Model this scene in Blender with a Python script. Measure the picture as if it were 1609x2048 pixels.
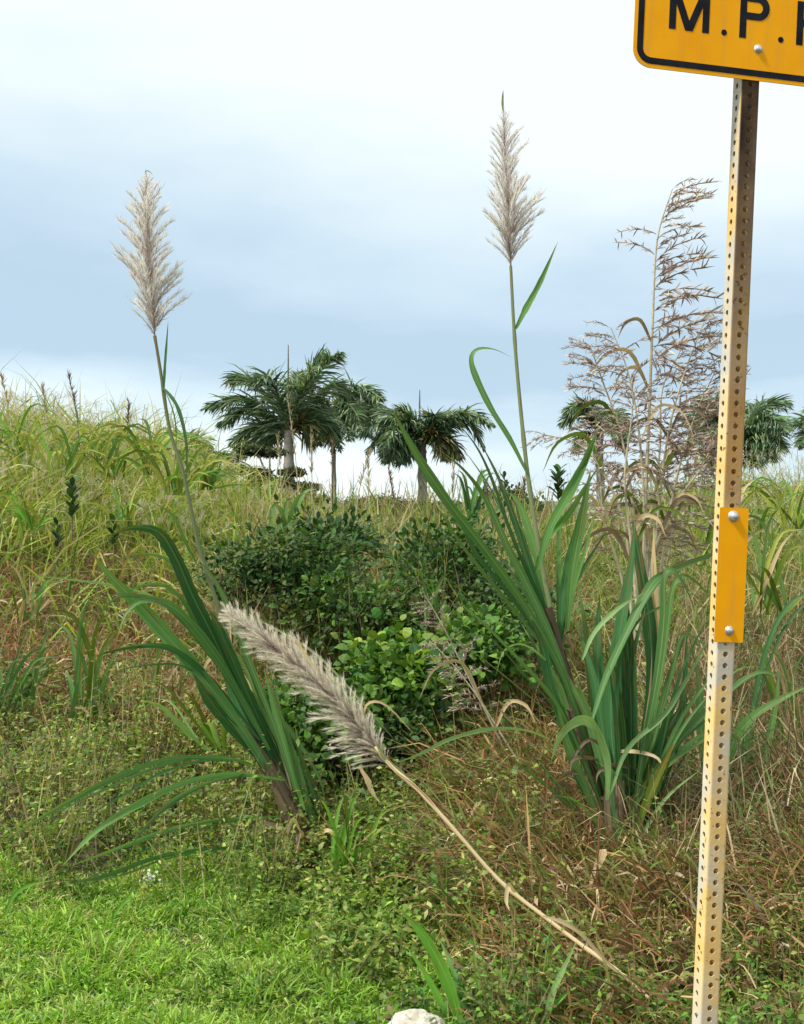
import bpy, math, random
import numpy as np
from mathutils import Vector, Matrix, noise as mnoise

for o in list(bpy.data.objects): bpy.data.objects.remove(o)
S = bpy.context.scene
C = S.collection
R = math.radians
rng = np.random.default_rng(7)
random.seed(7)

# ------------------------------------------------------------------ camera, world, sun, exposure
CH = 1.45                 # eye height
F = 2400.0                # focal length in photo pixels (photo 1609 x 2048)
cam = bpy.data.objects.new('camera', bpy.data.cameras.new('camera'))
C.objects.link(cam); S.camera = cam
cam.location = (0, 0, CH); cam.rotation_euler = (R(90), 0, 0)
cam.data.sensor_fit = 'VERTICAL'; cam.data.sensor_height = 24.0
cam.data.lens = 24.0 * F / 2048
cam.data.clip_start = 0.05; cam.data.clip_end = 5000

SUN_EL, SUN_AZ = R(56), R(-118)      # azimuth from +Y, clockwise: from the left, a little behind the camera
W = bpy.data.worlds.new('World'); S.world = W; W.use_nodes = True
nt = W.node_tree; nt.nodes.clear()
def N(nt, t, **k):
    n = nt.nodes.new(t)
    for a, b in k.items(): setattr(n, a, b)
    return n
out = N(nt, 'ShaderNodeOutputWorld')
sky = N(nt, 'ShaderNodeTexSky', sky_type='NISHITA', sun_disc=False, sun_elevation=SUN_EL, sun_rotation=SUN_AZ)
bg1 = N(nt, 'ShaderNodeBackground'); bg1.inputs[1].default_value = 0.1
bg2 = N(nt, 'ShaderNodeBackground'); bg2.inputs[1].default_value = 0.92
mx = N(nt, 'ShaderNodeMixShader'); mx.inputs[0].default_value = 0.9
tc = N(nt, 'ShaderNodeTexCoord'); sep = N(nt, 'ShaderNodeSeparateXYZ')
mp = N(nt, 'ShaderNodeMapping'); mp.inputs['Scale'].default_value = (1.4, 1.4, 4.5); mp.inputs['Location'].default_value = (0.35, 0, .3)
nz = N(nt, 'ShaderNodeTexNoise'); nz.inputs['Scale'].default_value = 1.6; nz.inputs['Detail'].default_value = 7; nz.inputs['Roughness'].default_value = .5
ma = N(nt, 'ShaderNodeMath', operation='MULTIPLY_ADD'); ma.inputs[1].default_value = .30; ma.inputs[2].default_value = -.15
mx_x = N(nt, 'ShaderNodeMath', operation='MULTIPLY_ADD'); mx_x.inputs[1].default_value = .16
ad = N(nt, 'ShaderNodeMath', operation='ADD')
cr = N(nt, 'ShaderNodeValToRGB')
L = nt.links.new
L(tc.outputs['Generated'], sep.inputs[0]); L(tc.outputs['Generated'], mp.inputs[0]); L(mp.outputs[0], nz.inputs[0])
L(nz.outputs[0], ma.inputs[0]); L(ma.outputs[0], ad.inputs[0])
L(sep.outputs['X'], mx_x.inputs[0]); L(sep.outputs['Z'], mx_x.inputs[2]); L(mx_x.outputs[0], ad.inputs[1]); L(ad.outputs[0], cr.inputs[0])
stops = [(0.0, (.86, .92, .93)), (.045, (.76, .86, .90)), (.08, (.59, .72, .81)), (.12, (.42, .56, .68)), (.17, (.42, .555, .67)), (.215, (.52, .65, .75)),
         (.27, (.66, .76, .80)), (.33, (.80, .87, .88)), (.62, (.84, .88, .89)), (1.0, (.74, .79, .83))]
e = cr.color_ramp.elements
while len(e) < len(stops): e.new(.5)
for q, (p, c) in zip(e, stops): q.position = p; q.color = (*c, 1)
L(cr.outputs[0], bg2.inputs[0]); L(sky.outputs[0], bg1.inputs[0])
L(bg1.outputs[0], mx.inputs[1]); L(bg2.outputs[0], mx.inputs[2]); L(mx.outputs[0], out.inputs[0])

sl = bpy.data.lights.new('sun', 'SUN'); sl.energy = 3.6; sl.angle = R(8); sl.color = (1, .95, .86)
sun = bpy.data.objects.new('sun', sl); C.objects.link(sun)
sd = Vector((math.sin(SUN_AZ) * math.cos(SUN_EL), math.cos(SUN_AZ) * math.cos(SUN_EL), math.sin(SUN_EL)))
sun.rotation_euler = sd.to_track_quat('Z', 'Y').to_euler(); sun.location = (-5, -5, 12)
S.view_settings.view_transform = 'Standard'; S.view_settings.look = 'None'
S.view_settings.gamma = 1; S.view_settings.use_curve_mapping = False
S.view_settings.exposure = 0.5
S.render.engine = 'CYCLES'
S.cycles.max_bounces = 6; S.cycles.transparent_max_bounces = 6; S.cycles.transmission_bounces = 4

# ------------------------------------------------------------------ helpers
def at(px, py, Y):
    """point at distance Y in front of the camera that the photograph shows at px, py"""
    return Vector(((px - 804.5) / F * Y, Y, CH - (py - 1024) / F * Y))
def sstep(a, b, x):
    t = np.clip((x - a) / (b - a), 0, 1); return t * t * (3 - 2 * t)
def fnoise(x, y, s=1.0, seed=0.0):
    """cheap smooth pseudo noise, 0..1"""
    x = x * s + seed * 7.3; y = y * s - seed * 3.1
    v = (np.sin(x * 1.7 + 1.3 * np.sin(y * 1.1 + seed)) + np.sin(y * 2.1 + 1.7 * np.sin(x * .9 + 2)) +
         .6 * np.sin(x * 4.3 + y * 2.7 + 2 * np.sin(y * 1.9)) + .6 * np.sin(y * 4.9 - x * 3.3 + 1.5 * np.sin(x * 2.3)))
    return np.clip(v / 5.2 + .5, 0, 1)
def terrain(x, y):
    x = np.asarray(x, float); y = np.asarray(y, float)
    H = 1.05 + 1.05 * sstep(-.8, -4.6, x) + .30 * sstep(1.2, 4.5, x)
    s = sstep(4.0, 17.5, y) * .55 + .45 * np.clip((y - 4.6) / 9.4, 0, 1)
    s = s / .93
    z = H * s
    back = sstep(18, 34, y); z = z * (1 - back) - 1.2 * back
    z = z + (fnoise(x, y, 1.9, 1) - .5) * .10 * sstep(3.8, 5.5, y) * (1 - sstep(20, 30, y)) + (fnoise(x, y, 5, 2) - .5) * .03
    return z
def tz(x, y): return float(terrain(x, y))

def prop(o, label=None, cat=None, group=None, kind=None):
    if label: o['label'] = label
    if cat: o['category'] = cat
    if group: o['group'] = group
    if kind: o['kind'] = kind
    return o
def thing(name, loc, label, cat, group=None):
    o = bpy.data.objects.new(name, None); C.objects.link(o); o.location = loc; o.empty_display_size = .1
    return prop(o, label, cat, group)
def rootloc(p):
    while p.parent: p = p.parent
    return p.location
def link(name, me, mat, parent=None, label=None):
    """link a mesh given in world coordinates under its thing (an unrotated Empty)"""
    if mat and not me.materials: me.materials.append(mat)
    o = bpy.data.objects.new(name, me); C.objects.link(o)
    if parent:
        o.parent = parent
    if label: o['label'] = label
    return o
def fastmesh(name, V, T, col=None, uv=None, smooth=False):
    V = np.ascontiguousarray(V, np.float32); T = np.ascontiguousarray(T, np.int32)
    me = bpy.data.meshes.new(name)
    me.vertices.add(len(V)); me.vertices.foreach_set('co', V.ravel())
    me.loops.add(len(T) * 3); me.loops.foreach_set('vertex_index', T.ravel())
    me.polygons.add(len(T)); me.polygons.foreach_set('loop_start', np.arange(0, len(T) * 3, 3, dtype=np.int32))
    me.polygons.foreach_set('use_smooth', np.full(len(T), bool(smooth)))
    me.update(calc_edges=True)
    if col is not None:
        a = me.color_attributes.new('col', 'FLOAT_COLOR', 'POINT')
        c4 = np.ones((len(V), 4), np.float32); c4[:, :3] = col; a.data.foreach_set('color', c4.ravel())
    if uv is not None:
        u = me.uv_layers.new(name='UVMap'); u.data.foreach_set('uv', np.ascontiguousarray(uv[T.ravel()], np.float32).ravel())
    return me
def nrm(v): return v / np.maximum(np.linalg.norm(v, axis=-1, keepdims=True), 1e-9)

class Acc:
    """collects triangles with a colour per vertex"""
    def __init__(s): s.V = []; s.T = []; s.C = []; s.n = 0
    def add(s, V, T, col):
        s.V.append(V); s.T.append(T + s.n); s.C.append(col); s.n += len(V)
    def mesh(s, name, off=None):
        V = np.concatenate(s.V)
        if off is not None: V = V - np.array(off)
        return fastmesh(name, V, np.concatenate(s.T), np.concatenate(s.C))
    def ribbons(s, P, D, Ln, Wd, droop, col, K=3, wind=None, face=None):
        """blades: P root, D start direction, droop bends them down"""
        n = len(P); D = nrm(D)
        Rv = rng.normal(size=(n, 3)); 
        if face is not None: Rv = Rv * face[0] + np.array(face[1])
        Wv = nrm(np.cross(D, Rv)) * (Wd * .5)[:, None]
        pts = [P]; d = D; p = P
        for k in range(K):
            p = p + d * (Ln / K)[:, None]; pts.append(p)
            g = np.zeros((n, 3)); g[:, 2] = -droop / K * (1 + k * .6)
            if wind is not None: g[:, :2] += np.array(wind) / K
            d = nrm(d + g)
        prof = [.8, 1.0, .75, .5, .35][:K] if K < 5 else [.7, 1, 1, .8, .5]
        V = np.empty((n, 2 * K + 1, 3))
        for k in range(K):
            V[:, 2 * k] = pts[k] - Wv * prof[k]; V[:, 2 * k + 1] = pts[k] + Wv * prof[k]
        V[:, 2 * K] = pts[K]
        t = []
        for k in range(K - 1):
            a = 2 * k; t += [[a, a + 1, a + 3], [a, a + 3, a + 2]]
        a = 2 * (K - 1); t.append([a, a + 1, a + 2])
        T = (np.array(t)[None] + (np.arange(n) * (2 * K + 1))[:, None, None]).reshape(-1, 3)
        s.add(V.reshape(-1, 3), T, np.repeat(col, 2 * K + 1, 0))
        return pts
    def leaves(s, P, D, Nn, Ln, Wd, col, fold=.25):
        """small leaves: base P, direction D, normal Nn, 4 triangles"""
        D = nrm(D); X = nrm(np.cross(D, Nn)); Nn = nrm(np.cross(X, D)); n = len(P)
        Ld = Ln[:, None]; w = Wd[:, None] * .5
        full = n < 8000
        if not full:
            V = np.empty((n, 5, 3))
            V[:, 0] = P
            V[:, 1] = P + D * Ld * .42 - X * w + Nn * w * fold
            V[:, 2] = P + D * Ld * .42 + X * w + Nn * w * fold
            V[:, 3] = P + D * Ld * .80 - X * w * .62 + Nn * (w * fold * .4 - Ld * .02)
            V[:, 4] = P + D * Ld - Nn * Ld * .12
            t = [[0, 2, 1], [1, 2, 3], [2, 4, 3]]; k = 5
        else:
            V = np.empty((n, 8, 3))
            V[:, 0] = P
            for q, (a, b) in enumerate(((.22, .72), (.52, 1.0), (.80, .62))):
                V[:, 1 + 2 * q] = P + D * Ld * a - X * w * b + Nn * w * b * fold
                V[:, 2 + 2 * q] = P + D * Ld * (a + .02) + X * w * b + Nn * (w * b * fold - Ld * .03 * q)
            V[:, 7] = P + D * Ld - Nn * Ld * .12
            t = [[0, 2, 1], [1, 2, 4], [1, 4, 3], [3, 4, 6], [3, 6, 5], [5, 6, 7]]; k = 8
        T = (np.array(t)[None] + (np.arange(n) * k)[:, None, None]).reshape(-1, 3)
        s.add(V.reshape(-1, 3), T, np.repeat(col, k, 0))
def pal(n, cols, w=None, jit=.18, idx=None):
    cols = np.array(cols, float)
    if idx is None: idx = rng.choice(len(cols), n, p=None if w is None else np.array(w) / np.sum(w))
    c = cols[idx]
    return np.clip(c * (1 + rng.normal(0, jit, (n, 1))) * (1 + rng.normal(0, .06, (n, 3))), .004, .9)
def tuftdir(n, spread=.5, bias=(0, 0)):
    d = rng.normal(0, spread, (n, 3)); d[:, 2] = 1; d[:, 0] += bias[0]; d[:, 1] += bias[1]
    return nrm(d)

# ------------------------------------------------------------------ materials
def newmat(name):
    m = bpy.data.materials.new(name); m.use_nodes = True; m.node_tree.nodes.clear(); return m, m.node_tree
def leafshader(nt, colsock, trans=.35, rough=.5, spec=.35, tint=(1.15, 1.1, .55)):
    o = N(nt, 'ShaderNodeOutputMaterial'); p = N(nt, 'ShaderNodeBsdfPrincipled'); t = N(nt, 'ShaderNodeBsdfTranslucent'); m = N(nt, 'ShaderNodeMixShader')
    p.inputs['Roughness'].default_value = rough; p.inputs['Specular IOR Level'].default_value = spec
    mul = N(nt, 'ShaderNodeMix', data_type='RGBA', blend_type='MULTIPLY'); mul.inputs[0].default_value = 1
    mul.inputs[7].default_value = (*[x * 1.3 for x in tint], 1)
    nt.links.new(colsock, p.inputs['Base Color']); nt.links.new(colsock, mul.inputs[6]); nt.links.new(mul.outputs[2], t.inputs[0])
    m.inputs[0].default_value = trans
    nt.links.new(p.outputs[0], m.inputs[1]); nt.links.new(t.outputs[0], m.inputs[2]); nt.links.new(m.outputs[0], o.inputs[0])
    return p
def attr_mat(name, trans=.35, rough=.5, spec=.35, noise_scale=60, noise_amt=.35, tint=(1.15, 1.1, .55)):
    m, nt = newmat(name)
    a = N(nt, 'ShaderNodeAttribute', attribute_name='col'); g = N(nt, 'ShaderNodeNewGeometry')
    nz = N(nt, 'ShaderNodeTexNoise'); nz.inputs['Scale'].default_value = noise_scale; nz.inputs['Detail'].default_value = 2
    mr = N(nt, 'ShaderNodeMapRange'); mr.inputs[3].default_value = 1 - noise_amt; mr.inputs[4].default_value = 1 + noise_amt
    vm = N(nt, 'ShaderNodeVectorMath', operation='SCALE')
    nt.links.new(g.outputs['Position'], nz.inputs[0]); nt.links.new(nz.outputs[0], mr.inputs[0])
    nt.links.new(a.outputs['Color'], vm.inputs[0]); nt.links.new(mr.outputs[0], vm.inputs['Scale'])
    leafshader(nt, vm.outputs[0], trans, rough, spec, tint)
    return m
M_grass = attr_mat('grass_blades')
M_dry = attr_mat('dry_stalks', trans=.25, rough=.7, spec=.2, tint=(1.1, 1, .8))
M_plume = attr_mat('silky_plume', trans=.42, rough=.75, spec=.15, noise_scale=40, noise_amt=.2, tint=(.85, .82, .76))
M_shrub = attr_mat('shrub_leaves', trans=.25, rough=.55, spec=.3)
M_palm = attr_mat('palm_fronds', trans=.2, rough=.4, spec=.5, noise_scale=3)
def cane_mat(name, c1, c2, rib, brown=(.22, .13, .06)):
    m, nt = newmat(name); l = nt.links.new
    uv = N(nt, 'ShaderNodeUVMap'); sp = N(nt, 'ShaderNodeSeparateXYZ'); l(uv.outputs[0], sp.inputs[0])
    oi = N(nt, 'ShaderNodeObjectInfo')
    mp = N(nt, 'ShaderNodeMapping'); mp.inputs['Scale'].default_value = (22, 1.6, 1); l(uv.outputs[0], mp.inputs[0])
    nz = N(nt, 'ShaderNodeTexNoise', noise_dimensions='4D'); nz.inputs['Scale'].default_value = 1.6; nz.inputs['Detail'].default_value = 4
    sc = N(nt, 'ShaderNodeMath', operation='MULTIPLY'); sc.inputs[1].default_value = 40; l(oi.outputs['Random'], sc.inputs[0]); l(sc.outputs[0], nz.inputs['W'])
    l(mp.outputs[0], nz.inputs[0])
    mxc = N(nt, 'ShaderNodeMix', data_type='RGBA'); mxc.inputs[6].default_value = (*c1, 1); mxc.inputs[7].default_value = (*c2, 1)
    r0 = N(nt, 'ShaderNodeMapRange'); r0.inputs[1].default_value = .35; r0.inputs[2].default_value = .65
    l(nz.outputs[0], r0.inputs[0]); l(r0.outputs[0], mxc.inputs[0])
    # per leaf brightness
    rr = N(nt, 'ShaderNodeMapRange'); rr.inputs[3].default_value = .72; rr.inputs[4].default_value = 1.35; l(oi.outputs['Random'], rr.inputs[0])
    vs = N(nt, 'ShaderNodeVectorMath', operation='SCALE'); l(mxc.outputs[2], vs.inputs[0]); l(rr.outputs[0], vs.inputs['Scale'])
    # midrib
    ab = N(nt, 'ShaderNodeMath', operation='SUBTRACT'); ab.inputs[1].default_value = .5; l(sp.outputs[0], ab.inputs[0])
    aa = N(nt, 'ShaderNodeMath', operation='ABSOLUTE'); l(ab.outputs[0], aa.inputs[0])
    rb = N(nt, 'ShaderNodeMapRange'); rb.inputs[1].default_value = .015; rb.inputs[2].default_value = .07; rb.inputs[3].default_value = .5; rb.inputs[4].default_value = 0
    l(aa.outputs[0], rb.inputs[0])
    m2 = N(nt, 'ShaderNodeMix', data_type='RGBA'); m2.inputs[7].default_value = (*rib, 1); l(vs.outputs[0], m2.inputs[6]); l(rb.outputs[0], m2.inputs[0])
    # withered spots and edge wear
    n2 = N(nt, 'ShaderNodeTexNoise', noise_dimensions='4D'); n2.inputs['Scale'].default_value = 7; n2.inputs['Detail'].default_value = 3; l(uv.outputs[0], n2.inputs[0]); l(sc.outputs[0], n2.inputs['W'])
    tipm = N(nt, 'ShaderNodeMath', operation='MULTIPLY_ADD'); tipm.inputs[1].default_value = .20; l(sp.outputs[1], tipm.inputs[0]); l(n2.outputs[0], tipm.inputs[2])
    r3 = N(nt, 'ShaderNodeMapRange'); r3.inputs[1].default_value = .69; r3.inputs[2].default_value = .80; l(tipm.outputs[0], r3.inputs[0])
    m3 = N(nt, 'ShaderNodeMix', data_type='RGBA'); m3.inputs[7].default_value = (*brown, 1); l(m2.outputs[2], m3.inputs[6]); l(r3.outputs[0], m3.inputs[0])
    p = leafshader(nt, m3.outputs[2], .30, .5, .22)
    bp = N(nt, 'ShaderNodeBump'); bp.inputs['Strength'].default_value = .35; bp.inputs['Distance'].default_value = .002
    l(nz.outputs[0], bp.inputs['Height']); l(bp.outputs[0], p.inputs['Normal'])
    return m
M_cane = cane_mat('cane_leaf', (.06, .17, .042), (.145, .30, .085), (.32, .44, .22))
M_canedark = cane_mat('cane_leaf_dark', (.026, .10, .032), (.065, .185, .06), (.16, .30, .13))
M_canepale = cane_mat('cane_leaf_pale', (.16, .30, .09), (.26, .42, .16), (.40, .5, .28))
M_olive = cane_mat('cane_leaf_olive', (.08, .15, .015), (.15, .22, .025), (.25, .3, .1), brown=(.3, .12, .03))
M_lime = cane_mat('grass_leaf_lime', (.10, .28, .03), (.17, .38, .05), (.28, .5, .14))
M_yellow = cane_mat('grass_leaf_yellow', (.24, .30, .04), (.40, .42, .09), (.45, .48, .2), brown=(.4, .3, .12))
M_dull = cane_mat('grass_leaf_dull', (.09, .19, .05), (.16, .28, .08), (.25, .36, .15))
M_straw = cane_mat('dry_leaf_straw', (.42, .31, .17), (.6, .47, .29), (.62, .52, .36))
M_sheath = cane_mat('cane_sheath', (.13, .09, .055), (.28, .22, .14), (.24, .17, .11), brown=(.06, .035, .03))
M_stalk = cane_mat('cane_stalk_green', (.16, .22, .09), (.27, .30, .15), (.3, .32, .18))
M_strawstalk = cane_mat('cane_stalk_straw', (.55, .43, .24), (.72, .60, .38), (.6, .5, .3))
def solid(name, c, rough=.6, metal=0, c2=None, scale=8, bump=0, spec=.5):
    m, nt = newmat(name); o = N(nt, 'ShaderNodeOutputMaterial'); p = N(nt, 'ShaderNodeBsdfPrincipled'); nt.links.new(p.outputs[0], o.inputs[0])
    p.inputs['Roughness'].default_value = rough; p.inputs['Metallic'].default_value = metal; p.inputs['Specular IOR Level'].default_value = spec
    tcn = N(nt, 'ShaderNodeTexCoord'); nz = N(nt, 'ShaderNodeTexNoise'); nz.inputs['Scale'].default_value = scale; nz.inputs['Detail'].default_value = 6
    nt.links.new(tcn.outputs['Object'], nz.inputs[0])
    mm = N(nt, 'ShaderNodeMix', data_type='RGBA'); mm.inputs[6].default_value = (*c, 1); mm.inputs[7].default_value = (*(c2 or c), 1)
    mr = N(nt, 'ShaderNodeMapRange'); mr.inputs[1].default_value = .35; mr.inputs[2].default_value = .65
    nt.links.new(nz.outputs[0], mr.inputs[0]); nt.links.new(mr.outputs[0], mm.inputs[0]); nt.links.new(mm.outputs[2], p.inputs['Base Color'])
    if bump:
        b = N(nt, 'ShaderNodeBump'); b.inputs['Strength'].default_value = bump; b.inputs['Distance'].default_value = .01
        nt.links.new(nz.outputs[0], b.inputs['Height']); nt.links.new(b.outputs[0], p.inputs['Normal'])
    return m
M_soil = solid('soil', (.045, .04, .018), .95, c2=(.075, .065, .025), scale=9, bump=.6)
M_rock = solid('pale_limestone', (.36, .34, .26), .95, c2=(.60, .58, .50), scale=30, bump=.9)
M_bark = solid('palm_bark', (.20, .18, .14), .9, c2=(.33, .3, .25), scale=5, bump=.4)
M_twig = solid('twig_bark', (.10, .07, .045), .9, c2=(.2, .15, .1), scale=40)
M_sign = solid('amber_sheeting', (.88, .36, .002), .6, c2=(.92, .40, .003), scale=14, spec=.12)
M_black = solid('black_ink', (.008, .009, .012), .7, c2=(.016, .018, .024), scale=20, spec=.1)
M_edge = solid('sign_edge_aluminium', (.62, .5, .28), .5, c2=(.7, .6, .42), scale=25)
M_bolt = solid('zinc_bolt', (.55, .54, .52), .35, metal=.7, c2=(.8, .8, .8), scale=60)
# weathered perforated post: zinc, cream stain, painted shade below the sign, rust
def post_mat():
    m, nt = newmat('weathered_galvanised_steel'); l = nt.links.new
    o = N(nt, 'ShaderNodeOutputMaterial'); p = N(nt, 'ShaderNodeBsdfPrincipled'); l(p.outputs[0], o.inputs[0])
    p.inputs['Roughness'].default_value = .75; p.inputs['Metallic'].default_value = .0; p.inputs['Specular IOR Level'].default_value = .2
    tcn = N(nt, 'ShaderNodeTexCoord'); sp = N(nt, 'ShaderNodeSeparateXYZ'); l(tcn.outputs['Object'], sp.inputs[0])
    def nzz(scale, vec=(1, 1, 1), det=4):
        mp = N(nt, 'ShaderNodeMapping'); mp.inputs['Scale'].default_value = vec; l(tcn.outputs['Object'], mp.inputs[0])
        n = N(nt, 'ShaderNodeTexNoise'); n.inputs['Scale'].default_value = scale; n.inputs['Detail'].default_value = det; l(mp.outputs[0], n.inputs[0]); return n.outputs[0]
    def rng_(s, a, b, c=0, d=1):
        r = N(nt, 'ShaderNodeMapRange'); r.inputs[1].default_value = a; r.inputs[2].default_value = b; r.inputs[3].default_value = c; r.inputs[4].default_value = d; l(s, r.inputs[0]); return r.outputs[0]
    def mix(a, b, f):
        q = N(nt, 'ShaderNodeMix', data_type='RGBA')
        for i, v in ((6, a), (7, b)):
            if isinstance(v, tuple): q.inputs[i].default_value = (*v, 1)
            else: l(v, q.inputs[i])
        l(f, q.inputs[0]); return q.outputs[2]
    zinc_or_cream = mix((.58, .56, .48), (.80, .54, .19), rng_(nzz(9, (1, 1, .5)), .45, .56))
    c = mix(zinc_or_cream, (.84, .68, .38), rng_(nzz(22), .45, .65, 0, .5))
    # rust with the sign's shade painted in, mostly on the front face (local -Y) of the upper half
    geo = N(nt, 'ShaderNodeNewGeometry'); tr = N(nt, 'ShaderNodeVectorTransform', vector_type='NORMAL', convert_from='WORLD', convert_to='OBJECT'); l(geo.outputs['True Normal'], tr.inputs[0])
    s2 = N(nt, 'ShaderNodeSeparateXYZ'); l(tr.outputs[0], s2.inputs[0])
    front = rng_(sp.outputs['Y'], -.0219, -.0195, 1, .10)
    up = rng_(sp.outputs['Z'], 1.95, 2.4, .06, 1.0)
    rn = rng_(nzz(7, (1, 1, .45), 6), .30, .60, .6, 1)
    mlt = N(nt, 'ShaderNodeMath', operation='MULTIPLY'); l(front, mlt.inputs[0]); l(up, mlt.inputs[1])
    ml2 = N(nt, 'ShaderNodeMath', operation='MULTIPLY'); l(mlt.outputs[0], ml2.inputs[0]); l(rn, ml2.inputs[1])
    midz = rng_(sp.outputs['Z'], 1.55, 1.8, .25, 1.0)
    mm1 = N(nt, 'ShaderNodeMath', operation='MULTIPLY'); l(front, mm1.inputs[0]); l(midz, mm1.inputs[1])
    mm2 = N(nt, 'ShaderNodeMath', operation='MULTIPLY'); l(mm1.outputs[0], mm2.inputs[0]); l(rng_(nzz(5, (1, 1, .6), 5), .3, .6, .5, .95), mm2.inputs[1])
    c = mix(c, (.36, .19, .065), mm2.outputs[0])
    rust_shade = mix((.075, .045, .022), (.022, .010, .007), rng_(nzz(14, (1, 1, .6)), .42, .6))
    c = mix(c, rust_shade, ml2.outputs[0])
    c = mix(c, (.08, .035, .02), rng_(nzz(70), .66, .72, 0, .8))
    l(c, p.inputs['Base Color'])
    b = N(nt, 'ShaderNodeBump'); b.inputs['Strength'].default_value = .25; b.inputs['Distance'].default_value = .002; l(nzz(120), b.inputs['Height']); l(b.outputs[0], p.inputs['Normal'])
    return m
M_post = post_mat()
for m_ in (M_sign,):      # faint vertical grime runs on the sheeting
    nt_ = m_.node_tree; p_ = [n for n in nt_.nodes if n.type == 'BSDF_PRINCIPLED'][0]; src = p_.inputs['Base Color'].links[0].from_socket
    tc_ = N(nt_, 'ShaderNodeTexCoord'); mp_ = N(nt_, 'ShaderNodeMapping'); mp_.inputs['Scale'].default_value = (30, 1, 3.5); n_ = N(nt_, 'ShaderNodeTexNoise'); n_.inputs['Scale'].default_value = 1.6; n_.inputs['Detail'].default_value = 6
    r_ = N(nt_, 'ShaderNodeMapRange'); r_.inputs[1].default_value = .5; r_.inputs[2].default_value = .75; r_.inputs[4].default_value = .35
    x_ = N(nt_, 'ShaderNodeMix', data_type='RGBA'); x_.inputs[7].default_value = (.55, .30, .06, 1)
    nt_.links.new(tc_.outputs['Object'], mp_.inputs[0]); nt_.links.new(mp_.outputs[0], n_.inputs[0]); nt_.links.new(n_.outputs[0], r_.inputs[0]); nt_.links.new(r_.outputs[0], x_.inputs[0]); nt_.links.new(src, x_.inputs[6]); nt_.links.new(x_.outputs[2], p_.inputs['Base Color'])

# ------------------------------------------------------------------ setting: ground, far hills
def make_ground():
    ys = np.concatenate([np.linspace(-30, 2, 12), np.linspace(2.3, 20, 150), np.linspace(20.5, 60, 40), np.geomspace(65, 4000, 25)])
    xs = np.concatenate([-np.geomspace(3000, 12, 18), np.linspace(-11, 11, 150), np.geomspace(12, 3000, 18)])
    X, Y = np.meshgrid(xs, ys); Z = terrain(X, Y)
    V = np.stack([X, Y, Z], -1).reshape(-1, 3); nx = len(xs)
    i = (np.arange(len(ys) - 1)[:, None] * nx + np.arange(nx - 1)[None]).ravel()
    T = np.concatenate([np.stack([i, i + 1, i + nx + 1], 1), np.stack([i, i + nx + 1, i + nx], 1)])
    o = link('ground', fastmesh('ground', V, T, smooth=True), M_soil); prop(o, kind='structure')
make_ground()
def make_hill():
    m = solid('far_wooded_hill', (.06, .09, .08), .95, c2=(.10, .13, .11), scale=.05)
    n = 160; V = []; T = []
    for i in range(n + 1):
        x = -260 + 520 * i / n
        hgt = 4.2 + 2.2 * mnoise.noise(Vector((x * .012, 3, 0))) + .7 * mnoise.noise(Vector((x * .12, 1, 0))) + .3 * mnoise.noise(Vector((x * .5, 2, 0)))
        V += [(x, 330, -2), (x, 352, hgt), (x, 420, -2)]
    for i in range(n):
        a = 3 * i
        for k in (0, 1): T += [[a + k, a + 3 + k, a + 4 + k], [a + k, a + 4 + k, a + 1 + k]]
    prop(link('distant_hill', fastmesh('distant_hill', np.array(V), np.array(T)), m), kind='structure')
make_hill()

# ------------------------------------------------------------------ curve based builders
def catmull(P, n):
    P = [Vector(p) for p in P]; P = [P[0] * 2 - P[1]] + P + [P[-1] * 2 - P[-2]]
    m = len(P) - 3; outp = []
    for i in range(n + 1):
        t = i / n * m; k = min(int(t), m - 1); u = t - k
        a, b, c, d = P[k:k + 4]
        outp.append(.5 * ((2 * b) + (c - a) * u + (2 * a - 5 * b + 4 * c - d) * u * u + (3 * b - a - 3 * c + d) * u ** 3))
    return outp
def path(pts, Yb, Yt=None, n=18):
    """pixel polyline base to tip -> world curve, depth runs from Yb to Yt"""
    Yt = Yb if Yt is None else Yt; m = len(pts) - 1
    return catmull([at(x, y, Yb + (Yt - Yb) * i / m) for i, (x, y) in enumerate(pts)], n)
CAM = Vector((0, 0, CH))
def leaf_mesh(name, Q, w, off, base_w=.32, twist=0., fold=.22, peak=.25, wave=.16):
    """long arching leaf along world points Q, width w metres, folded along its midrib"""
    n = len(Q) - 1; V = []; UV = []; T = []
    ph = random.uniform(0, 6); ph2 = random.uniform(0, 6)
    for i, q in enumerate(Q):
        t = i / n
        tg = (Q[min(i + 1, n)] - Q[max(i - 1, 0)]).normalized()
        vw = (CAM - q).normalized()
        x = tg.cross(vw)
        x = x.normalized() if x.length > .05 else Vector((1, 0, 0))
        nn = x.cross(tg).normalized()
        ang = twist * (t - .3) + wave * math.sin(t * 7 + ph) + .25
        x2 = x * math.cos(ang) + nn * math.sin(ang); n2 = nn * math.cos(ang) - x * math.sin(ang)
        pr = (base_w + (1 - base_w) * min(1, t / peak) ** .7) if t < peak else max(0, 1 - ((t - peak) / (1 - peak)) ** 1.9)
        ww = w * .5 * pr * (1 + .07 * math.sin(t * 19 + ph2) + .05 * math.sin(t * 41 + ph))
        for s, u in ((-1, 0), (0, .5), (1, 1)):
            V.append(q + x2 * ww * s + n2 * (abs(s) * ww * fold * 2) - Vector(off)); UV.append((u, t))
    for i in range(n):
        a = 3 * i
        for k in (0, 1): T += [[a + k, a + k + 1, a + k + 4], [a + k, a + k + 4, a + k + 3]]
    return fastmesh(name, np.array([tuple(v) for v in V]), np.array(T), uv=np.array(UV), smooth=True)
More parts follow.
